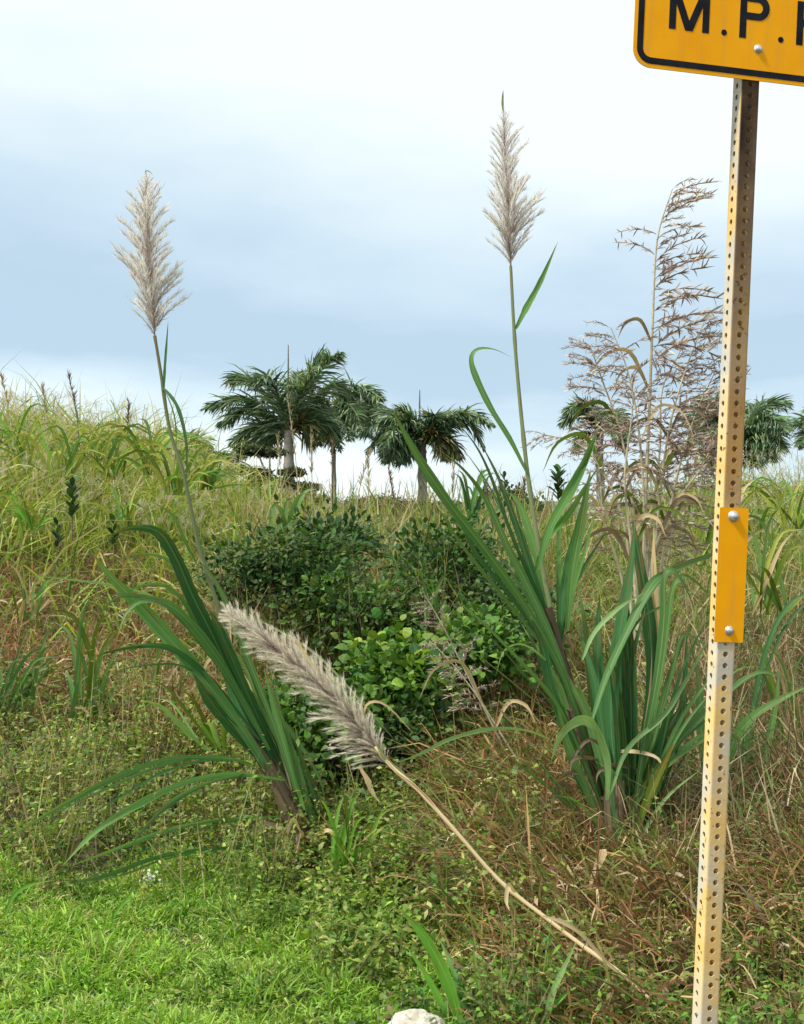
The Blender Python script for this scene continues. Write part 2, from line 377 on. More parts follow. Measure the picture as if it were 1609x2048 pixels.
def tube_mesh(name, Q, r0, r1, off, seg=7, nodes=0):
    n = len(Q) - 1; V = []; UV = []; T = []
    for i, q in enumerate(Q):
        t = i / n; tg = (Q[min(i + 1, n)] - Q[max(i - 1, 0)]).normalized()
        x = tg.cross(Vector((0, 1, .2))).normalized(); y = tg.cross(x)
        r = r0 + (r1 - r0) * t
        if nodes and (i % nodes) == 0: r *= 1.22
        for k in range(seg + 1):
            a = 2 * math.pi * k / seg
            V.append(q + (x * math.cos(a) + y * math.sin(a)) * r - Vector(off)); UV.append((k / seg, t))
    s = seg + 1
    for i in range(n):
        for k in range(seg):
            a = i * s + k; T += [[a, a + 1, a + s + 1], [a, a + s + 1, a + s]]
    return fastmesh(name, np.array([tuple(v) for v in V]), np.array(T), uv=np.array(UV), smooth=True)
def add_leaf(th, pts, Yb, Yt, wpx, mat, label=None, name='leaf', n=18, **k):
    Q = path(pts, Yb, Yt, n)
    return link(name, leaf_mesh(name, Q, wpx / F * (Yb + Yt) / 2, th.location, **k), mat, th, label)
def add_tube(th, pts, Yb, Yt, w0, w1, mat, name='stem', n=20, label=None, parent=None, nodes=0):
    Q = path(pts, Yb, Yt, n)
    return link(name, tube_mesh(name, Q, w0 / F * Yb / 2, w1 / F * Yt / 2, th.location, nodes=nodes), mat, parent or th, label), Q

# plume branch variants (unit length along +Z, hairs sweeping along it)
def plume_variants(k, hairs, hl, colA, colB, hw=.012):
    outv = []
    for v in range(k):
        A = Acc(); n = 7
        sway = rng.normal(0, .10, 2)
        ax = np.array([[sway[0] * t * t, .30 * t * t + sway[1] * t * t, t] for t in np.linspace(0, 1, n)])
        # thin axis
        P = ax[:-1]; D = ax[1:] - ax[:-1]; ln = np.linalg.norm(D, axis=1)
        A.ribbons(P, D, ln * 1.6, np.full(n - 1, .018), np.zeros(n - 1), pal(n - 1, [colB]), K=2)
        t = rng.uniform(.02, 1, hairs)
        P = np.stack([np.interp(t, np.linspace(0, 1, n), ax[:, i]) for i in range(3)], 1)
        D = rng.normal(0, .25, (hairs, 3)); D[:, 2] += 1; D[:, 1] += .22 * t
        c = pal(hairs, [colA], jit=.10); cb = pal(hairs, [colB], jit=.15)
        k_ = np.clip(1.15 - t * 2.0 + rng.normal(0, .18, hairs), 0, .85)[:, None]; c = c * (1 - k_) + cb * k_
        A.ribbons(P, D, rng.uniform(.6, 1.3, hairs) * hl, np.full(hairs, hw), rng.uniform(-.2, .5, hairs), c, K=2)
        me = A.mesh('plume_branch'); me.materials.append(M_plume); outv.append(me)
    return outv
def plume(th, Q, nbr, widthfn, variants, axis_mat, r0=.004, spread=.55, flat=1.0, side=0., label=None, lenf=1.2):
    """feathery flower head: rachis with branches hung round it"""
    rc = link('plume', tube_mesh('plume', Q, r0, .0006, th.location, seg=5), axis_mat, th, label)
    n = len(Q) - 1
    for i in range(nbr):
        t = (i + random.random()) / nbr
        t = t ** .92 * .985
        f = t * n; k = min(int(f), n - 1); p = Q[k].lerp(Q[k + 1], f - k); tg = (Q[min(k + 2, n)] - Q[max(k - 1, 0)]).normalized()
        a = i * 2.39996 + random.uniform(-.4, .4)
        ux = tg.cross(Vector((0, 1, 0))).normalized(); uy = tg.cross(ux).normalized()
        rad = (ux * math.cos(a) + uy * math.sin(a) * flat).normalized()
        wdt = widthfn(t)
        ang = spread * (1 - .45 * t) * random.uniform(.7, 1.25)
        d = (tg * math.cos(ang) + rad * math.sin(ang) + Vector((side * math.sin(ang), 0, 0))).normalized()
        ln = max(.015, wdt / max(math.sin(spread), .3) * random.uniform(.70, lenf) * random.uniform(.85, 1.1))
        yv = (rad - d * rad.dot(d)).normalized(); xv = yv.cross(d)
        Mx = Matrix((xv, yv, d)).transposed().to_4x4()
        o = bpy.data.objects.new('plume_branch', random.choice(variants)); C.objects.link(o); o.parent = rc
        o.matrix_local = Matrix.Translation(p - Vector(th.location)) @ Mx @ Matrix.Diagonal((ln * 1.0, ln * 1.0, ln, 1))
    return rc

# ------------------------------------------------------------------ road sign
def make_sign():
    a, lean = R(11), R(2.53)
    root = thing('road_sign', (.652, 2.69, -.30), 'amber M.P.H. advisory speed sign on a rusty perforated square steel post', 'road sign')
    root.rotation_euler = (Matrix.Rotation(lean, 4, 'Y') @ Matrix.Rotation(a, 4, 'Z')).to_euler()
    def child(name, V, T, mat, parent, loc=(0, 0, 0), label=None, smooth=False):
        me = fastmesh(name, np.array(V, float), np.array(T), smooth=smooth); me.materials.append(mat)
        o = bpy.data.objects.new(name, me); C.objects.link(o); o.parent = parent; o.location = loc
        if label: o['label'] = label
        return o
    # perforated square tube, real holes with thickness
    w, cr_, th_, pitch, hr = .0445, .005, .0024, .0254, .0064
    ncell = 122; V = []; T = []
    hw = w / 2 - cr_
    def q(a_, b_, c_, d_): T.extend([[a_, b_, c_], [a_, c_, d_]])
    NH = 12
    for f in range(4):
        ca, sa = math.cos(f * math.pi / 2), math.sin(f * math.pi / 2)
        def put(u, d, z):
            x, y = u, -d
            V.append((x * ca - y * sa, x * sa + y * ca, z)); return len(V) - 1
        for c in range(ncell):
            z0 = c * pitch
            ring = []; inner = []; outer = []
            for k in range(NH):
                an = 2 * math.pi * (k + .5) / NH
                cx, cz = math.cos(an), math.sin(an)
                s = 1 / max(abs(cx), abs(cz))
                outer.append(put(cx * s * hw, w / 2, z0 + pitch / 2 + cz * s * pitch / 2))
                ring.append(put(cx * hr, w / 2, z0 + pitch / 2 + cz * hr))
                inner.append(put(cx * hr, w / 2 - th_, z0 + pitch / 2 + cz * hr))
            for k in range(NH):
                j = (k + 1) % NH
                q(outer[k], outer[j], ring[j], ring[k]); q(ring[k], ring[j], inner[j], inner[k])
            # fill the four cell corners left by the radial layout
            for sx, sz in ((1, 1), (-1, 1), (-1, -1), (1, -1)):
                cc = put(sx * hw, w / 2, z0 + pitch / 2 + sz * pitch / 2)
                cand = sorted(range(NH), key=lambda k: (V[outer[k]][0] - V[cc][0]) ** 2 + (V[outer[k]][1] - V[cc][1]) ** 2 + (V[outer[k]][2] - V[cc][2]) ** 2)[:2]
                T.append([outer[cand[0]], cc, outer[cand[1]]])
        # inner wall as one long strip a little inside
        b = [put(-hw, w / 2 - th_ - .0002, 0), put(hw, w / 2 - th_ - .0002, 0), put(hw, w / 2 - th_ - .0002, .001), put(-hw, w / 2 - th_ - .0002, .001)]
        # rounded corner to the next side
        steps = 4; prev = None
        for k in range(steps + 1):
            an = k / steps * math.pi / 2
            u = hw + cr_ * math.sin(an); d = hw + cr_ * math.cos(an)
            cur = [put(u, d, 0), put(u, d, ncell * pitch)]
            if prev: q(prev[0], cur[0], cur[1], prev[1])
            prev = cur
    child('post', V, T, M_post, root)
    # ---- sign plate
    zb, hwid, hgt, rad = 2.712, .281, .56, .042
    yf = -w / 2 - .004
    def rrect(x0, x1, z0, z1, r, n=8):
        pts = []
        for cx, cz, a0 in ((x1 - r, z0 + r, -90), (x1 - r, z1 - r, 0), (x0 + r, z1 - r, 90), (x0 + r, z0 + r, 180)):
            for k in range(n + 1):
                an = R(a0 + 90 * k / n); pts.append((cx + r * math.cos(an), cz + r * math.sin(an)))
        return pts
    def slab(name, pts, y0, y1, mat, parent, label=None, matside=None):
        n = len(pts); V = [(x, y0, z) for x, z in pts] + [(x, y1, z) for x, z in pts]
        cx = sum(p[0] for p in pts) / n; cz = sum(p[1] for p in pts) / n
        V += [(cx, y0, cz), (cx, y1, cz)]; T = []; side = []
        for k in range(n):
            j = (k + 1) % n
            T.append([2 * n, k, j]); T.append([2 * n + 1, n + j, n + k])
            side += [[k, n + k, n + j], [k, n + j, j]]
        nf = len(T)
        o = child(name, V, T + side, mat, parent, label=label)
        if matside:
            o.data.materials.append(matside)
            for p in list(o.data.polygons)[nf:]: p.material_index = 1
        return o
    panel = slab('sign_panel', rrect(-hwid, hwid, zb, zb + hgt, rad), yf, yf + .003, M_sign, root, matside=M_edge)
    def ringslab(name, o1, i1, y0, y1, mat, parent):
        n = len(o1); V = [(x, y0, z) for x, z in o1] + [(x, y0, z) for x, z in i1] + [(x, y1, z) for x, z in o1] + [(x, y1, z) for x, z in i1]; T = []
        for k in range(n):
            j = (k + 1) % n
            for a_, b_, c_, d_ in ((k, j, n + j, n + k), (k, 2 * n + k, 2 * n + j, j), (n + k, n + j, 3 * n + j, 3 * n + k)): T += [[a_, b_, c_], [a_, c_, d_]]
        return child(name, V, T, mat, parent)
    m1, m2 = .0085, .0225
    ringslab('border', rrect(-hwid + m1, hwid - m1, zb + m1, zb + hgt - m1, rad - m1), rrect(-hwid + m2, hwid - m2, zb + m2, zb + hgt - m2, rad - m2), yf - .0007, yf, M_black, panel)
    # letters M . P . H . as flat strokes slightly proud
    zl, lh, st = zb + .0905, .098, .0160
    def strokes(name, quads, extra=None):
        V = []; T = []
        for i, qd in enumerate(quads):
            b = len(V); y0 = yf - .0006 - .00006 * i
            V += [(x, y0, z) for x, z in qd] + [(x, yf - .0001, z) for x, z in qd]; n = len(qd)
            for k in range(1, n - 1): T.append([b, b + k, b + k + 1])
            for k in range(n):
                j = (k + 1) % n; T += [[b + k, b + n + k, b + n + j], [b + k, b + n + j, b + j]]
        return child(name, V, T, M_black, panel)
    def vbar(x, z0=0, z1=lh): return [(x - st / 2, zl + z0), (x + st / 2, zl + z0), (x + st / 2, zl + z1), (x - st / 2, zl + z1)]
    def slant(x0, z0, x1, z1, s=st): return [(x0 - s * .55, zl + z0), (x0 + s * .55, zl + z0), (x1 + s * .55, zl + z1), (x1 - s * .55, zl + z1)]
    xm0, xm1 = -.193, -.115; xc = (xm0 + xm1) / 2
    strokes('letter', [vbar(xm0), vbar(xm1), slant(xc, .0, xm0, lh), slant(xc, .0, xm1, lh)])['label'] = 'letter M'
    xp = -.027; pw = .062; bh = .056; quads = [vbar(xp)]
    zc = lh - bh / 2; rx = .026; x_s = xp + pw - rx
    quads.append([(xp, zl + lh - st), (x_s, zl + lh - st), (x_s, zl + lh), (xp, zl + lh)])
    quads.append([(xp, zl + lh - bh), (x_s, zl + lh - bh), (x_s, zl + lh - bh + st), (xp, zl + lh - bh + st)])
    for k in range(10):
        a0, a1 = R(-90 + 18 * k), R(-90 + 18 * (k + 1))
        ro, ri = (rx, bh / 2), (rx - st, bh / 2 - st)
        quads.append([(x_s + ro[0] * math.cos(a0), zl + zc + ro[1] * math.sin(a0)), (x_s + ro[0] * math.cos(a1), zl + zc + ro[1] * math.sin(a1)),
                      (x_s + ri[0] * math.cos(a1), zl + zc + ri[1] * math.sin(a1)), (x_s + ri[0] * math.cos(a0), zl + zc + ri[1] * math.sin(a0))])
    strokes('letter', quads)['label'] = 'letter P'
    xh0, xh1 = .110, .178
    strokes('letter', [vbar(xh0), vbar(xh1), [(xh0, zl + .042), (xh1, zl + .042), (xh1, zl + .042 + st), (xh0, zl + .042 + st)]])['label'] = 'letter H'
    for x in (-.071, .065, .215):
        strokes('full_stop', [[(x + .0068 * math.cos(k * math.pi / 6), zl + .0065 + .0068 * math.sin(k * math.pi / 6)) for k in range(12)]])
    def bolt(parent, x, z, y, r=.0095, h=.006):
        V = []; T = []; n = 12
        for rr, yy in ((r * 1.35, y), (r * 1.35, y - .0012), (r, y - .0013), (r * .95, y - h * .7), (r * .6, y - h), (.0001, y - h * 1.08)):
            for k in range(n): V.append((x + rr * math.cos(k * 2 * math.pi / n), yy, z + rr * math.sin(k * 2 * math.pi / n)))
        for i in range(5):
            for k in range(n):
                j = (k + 1) % n; a_ = i * n; T += [[a_ + k, a_ + j, a_ + n + j], [a_ + k, a_ + n + j, a_ + n + k]]
        child('bolt', V, T, M_bolt, parent, smooth=True)
    bolt(panel, .012, zb + .070, yf, .0075)
    # ---- small amber plate on the post
    def zpost(py): return (2.712 - (py - 165) / 893.0)
    z1, z0 = zpost(1014), zpost(1281)
    mk = slab('marker_plate', rrect(-.031, .0385, z0, z1, .002, 2), yf, yf + .002, M_sign, root, label='narrow blank amber strip bolted to the post', matside=M_edge)
    bolt(mk, .002, z1 - .019, yf, .0095, .010); bolt(mk, .004, z0 + .026, yf, .0078, .006)
    # bolt on the back edge
    bolt(mk, .033, z1 - .017, yf + .0405, .009, .006)
make_sign()

# ------------------------------------------------------------------ rock
def make_rock():
    import bmesh
    bm = bmesh.new(); bmesh.ops.create_icosphere(bm, subdivisions=4, radius=1)
    p = at(832, 2062, 3.32)
    for v in bm.verts:
        n = v.co.normalized()
        d = 1 + .28 * mnoise.noise(n * 1.5 + Vector((3, 1, 2))) + .13 * mnoise.noise(n * 4) + .05 * mnoise.noise(n * 11)
        v.co = Vector((n.x * .075 * d, n.y * .06 * d, n.z * .062 * d))
        v.co.z = min(v.co.z, .052 + .012 * mnoise.noise(n * 5) + n.x * .012)
    me = bpy.data.meshes.new('rock'); bm.to_mesh(me); bm.free()
    o = link('rock', me, M_rock); o.location = (p.x, p.y - .05, tz(p.x, p.y) + .032)
    prop(o, 'whitish limestone rock lying in the green weeds at the bottom edge', 'rock')
make_rock()

# ------------------------------------------------------------------ cane plants
PV = plume_variants(8, 120, .24, (.88, .86, .81), (.52, .43, .38), .013)
PVd = plume_variants(8, 170, .24, (.86, .80, .68), (.34, .23, .21), .007)
def ground_at(px, Y):
    x = (px - 804.5) / F * Y; return Vector((x, Y, tz(x, Y)))
def cane_leaf(t):
    def f(pts, Yb, Yt, w, mat, **k):
        long_ = max(abs(pts[0][0] - pts[-1][0]), abs(pts[0][1] - pts[-1][1]))
        add_leaf(t, pts, Yb, Yt, w * .66, mat, **k)
        if long_ < 200 or mat in (M_sheath, M_straw, M_canepale) or 'label' in k: return
        kk = dict(k); kk['twist'] = random.uniform(-1, 1)
        for rep in range(2):
            jx, jy = random.gauss(0, 30), random.gauss(-10, 26); n_ = len(pts) - 1; q = random.uniform(.65, 1.05)
            bx, by = pts[0]
            pp = [(bx + (x - bx) * q + jx * (i / n_) ** 1.4 + random.gauss(0, 3), by + (y - by) * q + jy * (i / n_) ** 1.4) for i, (x, y) in enumerate(pts)]
            m = random.choice([mat, mat, M_canedark, M_cane, M_dull, M_straw if rep else M_cane])
            add_leaf(t, pp, Yb + random.uniform(0, .12), Yt + random.uniform(-.05, .25), w * random.uniform(.2, .42), m, **kk)
    return f
def dead_leaves(t, cx, cy, Y, n, spread=60):
    for i in range(n):
        x, y = cx + random.gauss(0, spread * .5), cy + random.uniform(-spread * 2.2, spread * .3); l = random.uniform(50, 150); a = random.uniform(-1.6, 1.6)
        pts = [(x, y), (x + math.sin(a) * l * .5, y - abs(math.cos(a)) * l * .3), (x + math.sin(a) * l * .9, y + l * .1), (x + math.sin(a) * l, y + l * .5)]
        add_leaf(t, pts, Y, Y - random.uniform(.05, .3), random.uniform(6, 15), random.choice([M_straw, M_sheath, M_sheath]), name='dead_leaf', n=12, twist=random.uniform(-2, 2), wave=.5)
def make_left_cane():
    Y = 5.1; b = at(640, 1748, Y); b.z = tz(b.x, Y)
    t = thing('cane_plant', b, 'left cane plant leaning left with long low arching leaves and one tall white plume', 'cane plant', 'flowering cane plants')
    b2 = (640, 1752)
    add_tube(t, [b2, (600, 1660), (545, 1550), (490, 1460)], Y, Y, 36, 26, M_sheath, n=14)
    add_tube(t, [(655, 1752), (622, 1680), (575, 1580), (530, 1500)], Y + .03, Y + .03, 24, 18, M_sheath, n=14)
    _, Q = add_tube(t, [(560, 1560), (480, 1350), (432, 1200), (398, 1090), (368, 950), (340, 860), (322, 745), (310, 672)], Y + .05, Y + .2, 10, 6, M_stalk, name='stem', n=30, nodes=6)
    L_ = cane_leaf(t)
    L_([(560, 1580), (500, 1480), (430, 1385), (360, 1300), (285, 1215), (225, 1155), (186, 1106)], Y, Y - .3, 46, M_cane, peak=.5, n=22)
    L_([(545, 1520), (485, 1400), (430, 1280), (385, 1190), (350, 1110), (315, 1062), (260, 1055), (205, 1078)], Y, Y - .3, 44, M_canedark, peak=.4, n=24, twist=.7)
    L_([(540, 1500), (470, 1370), (425, 1300), (385, 1250), (340, 1210), (290, 1200), (255, 1225), (235, 1275)], Y - .02, Y - .4, 30, M_cane, peak=.3, n=24, twist=-1.2)
    L_([(520, 1480), (440, 1380), (380, 1320), (330, 1292), (270, 1292), (210, 1305), (170, 1328)], Y - .03, Y - .4, 20, M_canedark, peak=.3, n=22, twist=1.6)
    L_([(590, 1580), (545, 1440), (500, 1325), (462, 1225), (430, 1160), (400, 1120)], Y - .05, Y - .1, 20, M_cane, peak=.4)
    L_([(575, 1560), (520, 1440), (470, 1330), (440, 1260), (420, 1220)], Y + .05, Y - .1, 40, M_canedark, peak=.5)
    L_([(600, 1600), (560, 1480), (520, 1380), (480, 1300)], Y + .04, Y + .1, 34, M_canedark, peak=.4)
    L_([(540, 1540), (470, 1460), (420, 1400), (385, 1345)], Y + .02, Y - .2, 38, M_canedark, peak=.5)
    L_([(610, 1620), (575, 1510), (548, 1410), (528, 1335)], Y - .04, Y, 22, M_cane, peak=.4)
    L_([(640, 1700), (610, 1580), (575, 1470), (545, 1375)], Y, Y + .1, 22, M_cane, peak=.5)
    L_([(650, 1690), (635, 1610), (605, 1520), (590, 1450)], Y + .05, Y + .1, 16, M_cane, peak=.5)
    L_([(560, 1550), (505, 1450), (470, 1390), (455, 1300), (450, 1230)], Y + .1, Y + .2, 26, M_canedark, peak=.5)
    L_([(505, 1528), (440, 1515), (330, 1520), (225, 1557), (120, 1612), (40, 1660), (-10, 1695)], Y - .1, Y - .95, 20, M_cane, peak=.5, twist=1.2, n=24)
    L_([(570, 1560), (470, 1548), (370, 1565), (270, 1612), (190, 1665), (125, 1732)], Y - .1, Y - .95, 22, M_cane, peak=.6, twist=-.9, n=24)
    L_([(560, 1632), (440, 1640), (330, 1662), (220, 1702), (125, 1738)], Y - .1, Y - .95, 13, M_cane, peak=.5, twist=.5, n=22)
    L_([(615, 1708), (500, 1695), (390, 1700), (300, 1718), (220, 1748), (140, 1768)], Y - .1, Y - .95, 15, M_canedark, peak=.7, twist=.8, n=22)
    L_([(410, 1270), (330, 1205), (250, 1175), (150, 1160), (30, 1148)], Y - .05, Y - .3, 9, M_canepale, peak=.4, n=20)
    L_([(395, 1130), (370, 1080), (345, 1030), (300, 1000)], Y + .1, Y - .1, 10, M_cane)
    L_([(328, 785), (331, 730), (337, 640)], Y + .15, Y + .15, 9, M_canedark, peak=.4, label='narrow flag leaf beside the plume')
    L_([(323, 772), (348, 800), (364, 842), (374, 900), (372, 985)], Y + .15, Y, 12, M_canedark, peak=.4)
    L_([(640, 1740), (600, 1690), (560, 1600), (540, 1560)], Y - .06, Y - .06, 26, M_sheath, peak=.5)
    L_([(560, 1440), (580, 1460), (640, 1560), (652, 1640)], Y + .1, Y + .1, 13, M_cane)
    dead_leaves(t, 600, 1710, 4.95, 7, 30)
    A = path([(310, 672), (303, 590), (295, 480), (291, 400), (294, 352)], Y + .2, Y + .2, 20)
    wf = lambda q: .098 * (math.sin(math.pi * min(1, (q * .86 + .12)) ** .78)) ** .9 * (1 - q * .62) + .004
    plume(t, A, 140, wf, PV, M_dry_t, spread=.46, side=.20, label='tall feathery white plume against the sky')
    add_leaf(t, [(294, 352), (292, 342), (300, 344), (308, 352)], Y + .2, Y + .2, 3, M_straw, n=6, name='plume_tip')
M_dry_t = solid('brown_rachis', (.17, .11, .08), .8, c2=(.26, .19, .13), scale=50)

def make_right_cane():
    Y = 4.9; b = at(1232, 1728, Y); b.z = tz(b.x, Y)
    t = thing('cane_plant', b, 'tall cane with the highest white plume, its stem leaning left beside the dry reeds', 'cane plant', 'flowering cane plants')
    add_tube(t, [(1238, 1740), (1215, 1620), (1175, 1490), (1130, 1340), (1095, 1215)], Y, Y, 34, 20, M_sheath, n=18)
    add_tube(t, [(1225, 1740), (1195, 1600), (1165, 1500), (1140, 1420)], Y - .04, Y - .04, 26, 18, M_sheath, n=12)
    _, Q = add_tube(t, [(1110, 1260), (1085, 1130), (1060, 980), (1043, 830), (1030, 680), (1022, 532)], Y, Y + .15, 11, 6, M_stalk, n=30, nodes=8)
    L_ = cane_leaf(t)
    L_([(1185, 1520), (1125, 1345), (1050, 1210), (975, 1105), (905, 1015), (850, 935), (812, 870), (783, 815)], Y - .05, Y - .4, 32, M_cane, peak=.55, n=24)
    L_([(1175, 1500), (1125, 1330), (1070, 1200), (1015, 1090), (975, 1000), (930, 940), (880, 900)], Y - .02, Y - .1, 26, M_cane, peak=.4, n=22, twist=.8)
    L_([(1150, 1420), (1105, 1270), (1065, 1150), (1030, 1040), (1000, 960), (962, 885)], Y + .05, Y + .1, 22, M_canedark, peak=.4, n=20)
    L_([(1120, 1300), (1085, 1150), (1060, 1060), (1040, 1010), (1020, 985)], Y + .05, Y + .1, 26, M_cane, peak=.4)
    L_([(1075, 1140), (1100, 1060), (1140, 985), (1172, 920), (1200, 850)], Y, Y - .2, 32, M_cane, peak=.45, n=20)
    L_([(1135, 1260), (1145, 1150), (1162, 1050), (1183, 935)], Y - .04, Y - .2, 34, M_cane, peak=.5, n=20)
    L_([(1120, 1290), (1128, 1180), (1150, 1080), (1178, 980)], Y + .02, Y, 26, M_canedark, peak=.5, n=20)
    L_([(1054, 945), (1022, 880), (985, 820), (958, 765), (944, 722), (955, 700), (990, 700), (1030, 718)], Y + .05, Y + .1, 20, M_cane, peak=.35, n=26, twist=1.5, label='leaf folded over against the sky')
    L_([(1032, 658), (1052, 620), (1082, 562), (1117, 482)], Y + .1, Y, 20, M_cane, peak=.35, label='narrow flag leaf below the plume')
    L_([(1215, 1640), (1160, 1500), (1110, 1400), (1030, 1310), (955, 1235), (905, 1198)], Y - .1, Y - .5, 12, M_cane, peak=.4, n=20)
    L_([(1200, 1600), (1150, 1480), (1105, 1380), (1085, 1290), (1060, 1230)], Y - .08, Y - .2, 32, M_canedark, peak=.5)
    L_([(1230, 1700), (1180, 1590), (1140, 1500), (1112, 1400)], Y - .1, Y - .2, 30, M_cane, peak=.5)
    L_([(1225, 1690), (1150, 1620), (1080, 1560), (1000, 1500)], Y - .1, Y - .3, 12, M_cane, peak=.5)
    L_([(1100, 1478), (1050, 1460), (980, 1458), (900, 1478), (840, 1508), (780, 1530)], Y - .3, Y - .8, 12, M_canepale, peak=.5, n=20)
    L_([(1130, 1400), (1100, 1330), (1050, 1290), (1010, 1300), (992, 1350)], Y - .1, Y - .3, 7, M_canepale, n=20)
    dead_leaves(t, 1190, 1620, 4.8, 9, 60)
    A = path([(1022, 532), (1020, 470), (1016, 380), (1010, 280), (1007, 215)], Y + .15, Y + .15, 20)
    wf = lambda q: .080 * (math.sin(math.pi * min(1, (q * .85 + .16)) ** .9)) * (1 - q * .5) + .004
    plume(t, A, 115, wf, PV, M_dry_t, spread=.44, side=.22, label='highest feathery white plume against the sky')
    add_leaf(t, [(1007, 225), (1006, 200), (1007, 178)], Y + .15, Y + .15, 5, M_stalk, n=6, name='plume_tip')
def make_right_clump():
    Y = 4.75; b = at(1252, 1760, Y); b.z = tz(b.x, Y)
    t = thing('cane_plant', b, 'dense upright clump of wide dark green cane leaves just left of the post', 'cane plant', 'flowering cane plants')
    L_ = cane_leaf(t)
    add_tube(t, [(1246, 1765), (1240, 1650), (1238, 1560)], Y, Y, 30, 22, M_sheath, n=10)
    L_([(1245, 1720), (1232, 1560), (1222, 1420), (1240, 1270), (1262, 1140), (1270, 1040)], Y, Y + .1, 46, M_canedark, peak=.4, n=22)
    L_([(1250, 1700), (1262, 1520), (1262, 1380), (1252, 1250), (1248, 1150)], Y + .05, Y + .1, 50, M_canedark, peak=.5, n=22)
    L_([(1235, 1680), (1215, 1520), (1200, 1400), (1196, 1290), (1200, 1190)], Y + .1, Y + .2, 40, M_canedark, peak=.5, n=22)
    L_([(1262, 1700), (1283, 1520), (1312, 1370), (1328, 1250), (1330, 1160), (1345, 1142), (1368, 1170), (1392, 1225)], Y - .02, Y, 26, M_cane, peak=.4, n=26, twist=1.2)
    L_([(1185, 1440), (1215, 1350), (1262, 1250), (1302, 1172), (1340, 1142), (1425, 1108), (1470, 1098)], Y - .15, Y + .2, 28, M_cane, peak=.35, n=24, twist=-.8)
    L_([(1165, 1320), (1190, 1265), (1240, 1215), (1290, 1185)], Y - .1, Y, 16, M_canepale, peak=.4)
    L_([(1270, 1700), (1320, 1580), (1355, 1470), (1370, 1380), (1375, 1250)], Y + .1, Y + .2, 28, M_canedark, peak=.5, n=20)
    L_([(1255, 1640), (1300, 1560), (1370, 1470), (1440, 1400), (1520, 1345), (1600, 1372)], Y - .05, Y + .2, 24, M_cane, peak=.45, n=24, twist=1)
    L_([(1215, 1600), (1215, 1520), (1190, 1455), (1160, 1440), (1122, 1470), (1100, 1530)], Y - .2, Y - .35, 32, M_canepale, peak=.55, n=22, twist=.9, fold=.1, label='pale leaf folded over with its underside showing')
    L_([(1215, 1610), (1255, 1500), (1330, 1430), (1385, 1340), (1420, 1270)], Y - .1, Y + .1, 16, M_canepale, peak=.4, n=20)
    L_([(1262, 1730), (1285, 1630), (1318, 1550), (1352, 1478)], Y - .1, Y - .15, 26, M_olive, peak=.5)
    L_([(1275, 1770), (1290, 1710), (1304, 1680), (1316, 1642)], Y - .15, Y - .2, 34, M_olive, peak=.5)
    L_([(1240, 1740), (1262, 1640), (1300, 1560), (1390, 1480), (1480, 1430)], Y, Y + .2, 18, M_cane, peak=.5)
    L_([(1245, 1760), (1275, 1690), (1330, 1600), (1400, 1540)], Y - .1, Y, 12, M_canepale, peak=.5)
    L_([(1255, 1700), (1300, 1400), (1300, 1250), (1280, 1120), (1265, 1030)], Y + .15, Y + .2, 38, M_canedark, peak=.5, n=22)
    L_([(1240, 1700), (1210, 1600), (1195, 1480), (1150, 1350)], Y + .1, Y + .15, 34, M_cane, peak=.5)
    L_([(1230, 1720), (1190, 1640), (1150, 1600), (1105, 1590)], Y - .1, Y - .3, 9, M_cane)
    L_([(1240, 1700), (1160, 1560), (1145, 1500), (1120, 1380), (1115, 1300)], Y + .15, Y + .2, 30, M_canedark, peak=.5)
    for i in range(16):
        x0 = 1250 + random.gauss(0, 14); a = random.uniform(-.34, .42); l = random.uniform(330, 560)
        add_leaf(t, [(x0, 1735), (x0 + math.sin(a) * l * .35, 1735 - l * .36), (x0 + math.sin(a) * l * .75, 1735 - l * .72), (x0 + math.sin(a * 1.25) * l * 1.05, 1735 - l)], Y + random.uniform(-.08, .2), Y + random.uniform(-.1, .3), random.uniform(9, 19), random.choice([M_cane, M_canedark, M_canedark, M_dull]), peak=.4, n=18, twist=random.uniform(-.8, .8))
    L_([(1180, 1775), (1190, 1745), (1203, 1715), (1212, 1698)], Y - .55, Y - .55, 26, M_straw, peak=.8, n=12, name='dry_leaf', fold=.1, label='pale tan dead leaf curled at the foot of the clump')
    L_([(1250, 1760), (1225, 1700), (1215, 1600), (1222, 1540)], Y - .1, Y - .1, 22, M_sheath, peak=.5)
def make_behind_post():
    Y = 5.3; b = ground_at(1470, Y)
    t = thing('cane_plant', b, 'cane leaves rising behind the perforated post at the right edge', 'cane plant', 'flowering cane plants')
    L_ = cane_leaf(t)
    bx, by = 1470, 1720
    L_([(bx, by), (1455, 1600), (1462, 1500), (1500, 1440), (1560, 1400), (1625, 1368)], Y, Y - .2, 30, M_cane, peak=.5, n=22)
    L_([(bx, by), (1480, 1600), (1490, 1500), (1480, 1400)], Y, Y, 34, M_canedark, peak=.5)
    L_([(bx - 20, by), (1425, 1600), (1405, 1480), (1400, 1380), (1390, 1300)], Y, Y, 28, M_canedark, peak=.5)
    L_([(bx + 10, by), (1520, 1560), (1550, 1420), (1560, 1330)], Y, Y, 20, M_cane, peak=.5)
    L_([(bx, by), (1450, 1640), (1560, 1655), (1640, 1630)], Y - .3, Y - .4, 8, M_canepale, peak=.5)
    L_([(bx, by), (1500, 1450), (1540, 1280), (1590, 1200), (1640, 1190)], Y + .2, Y + .1, 16, M_canedark, peak=.5)
    L_([(bx, by), (1395, 1560), (1350, 1480), (1320, 1440)], Y, Y, 14, M_olive, peak=.5)
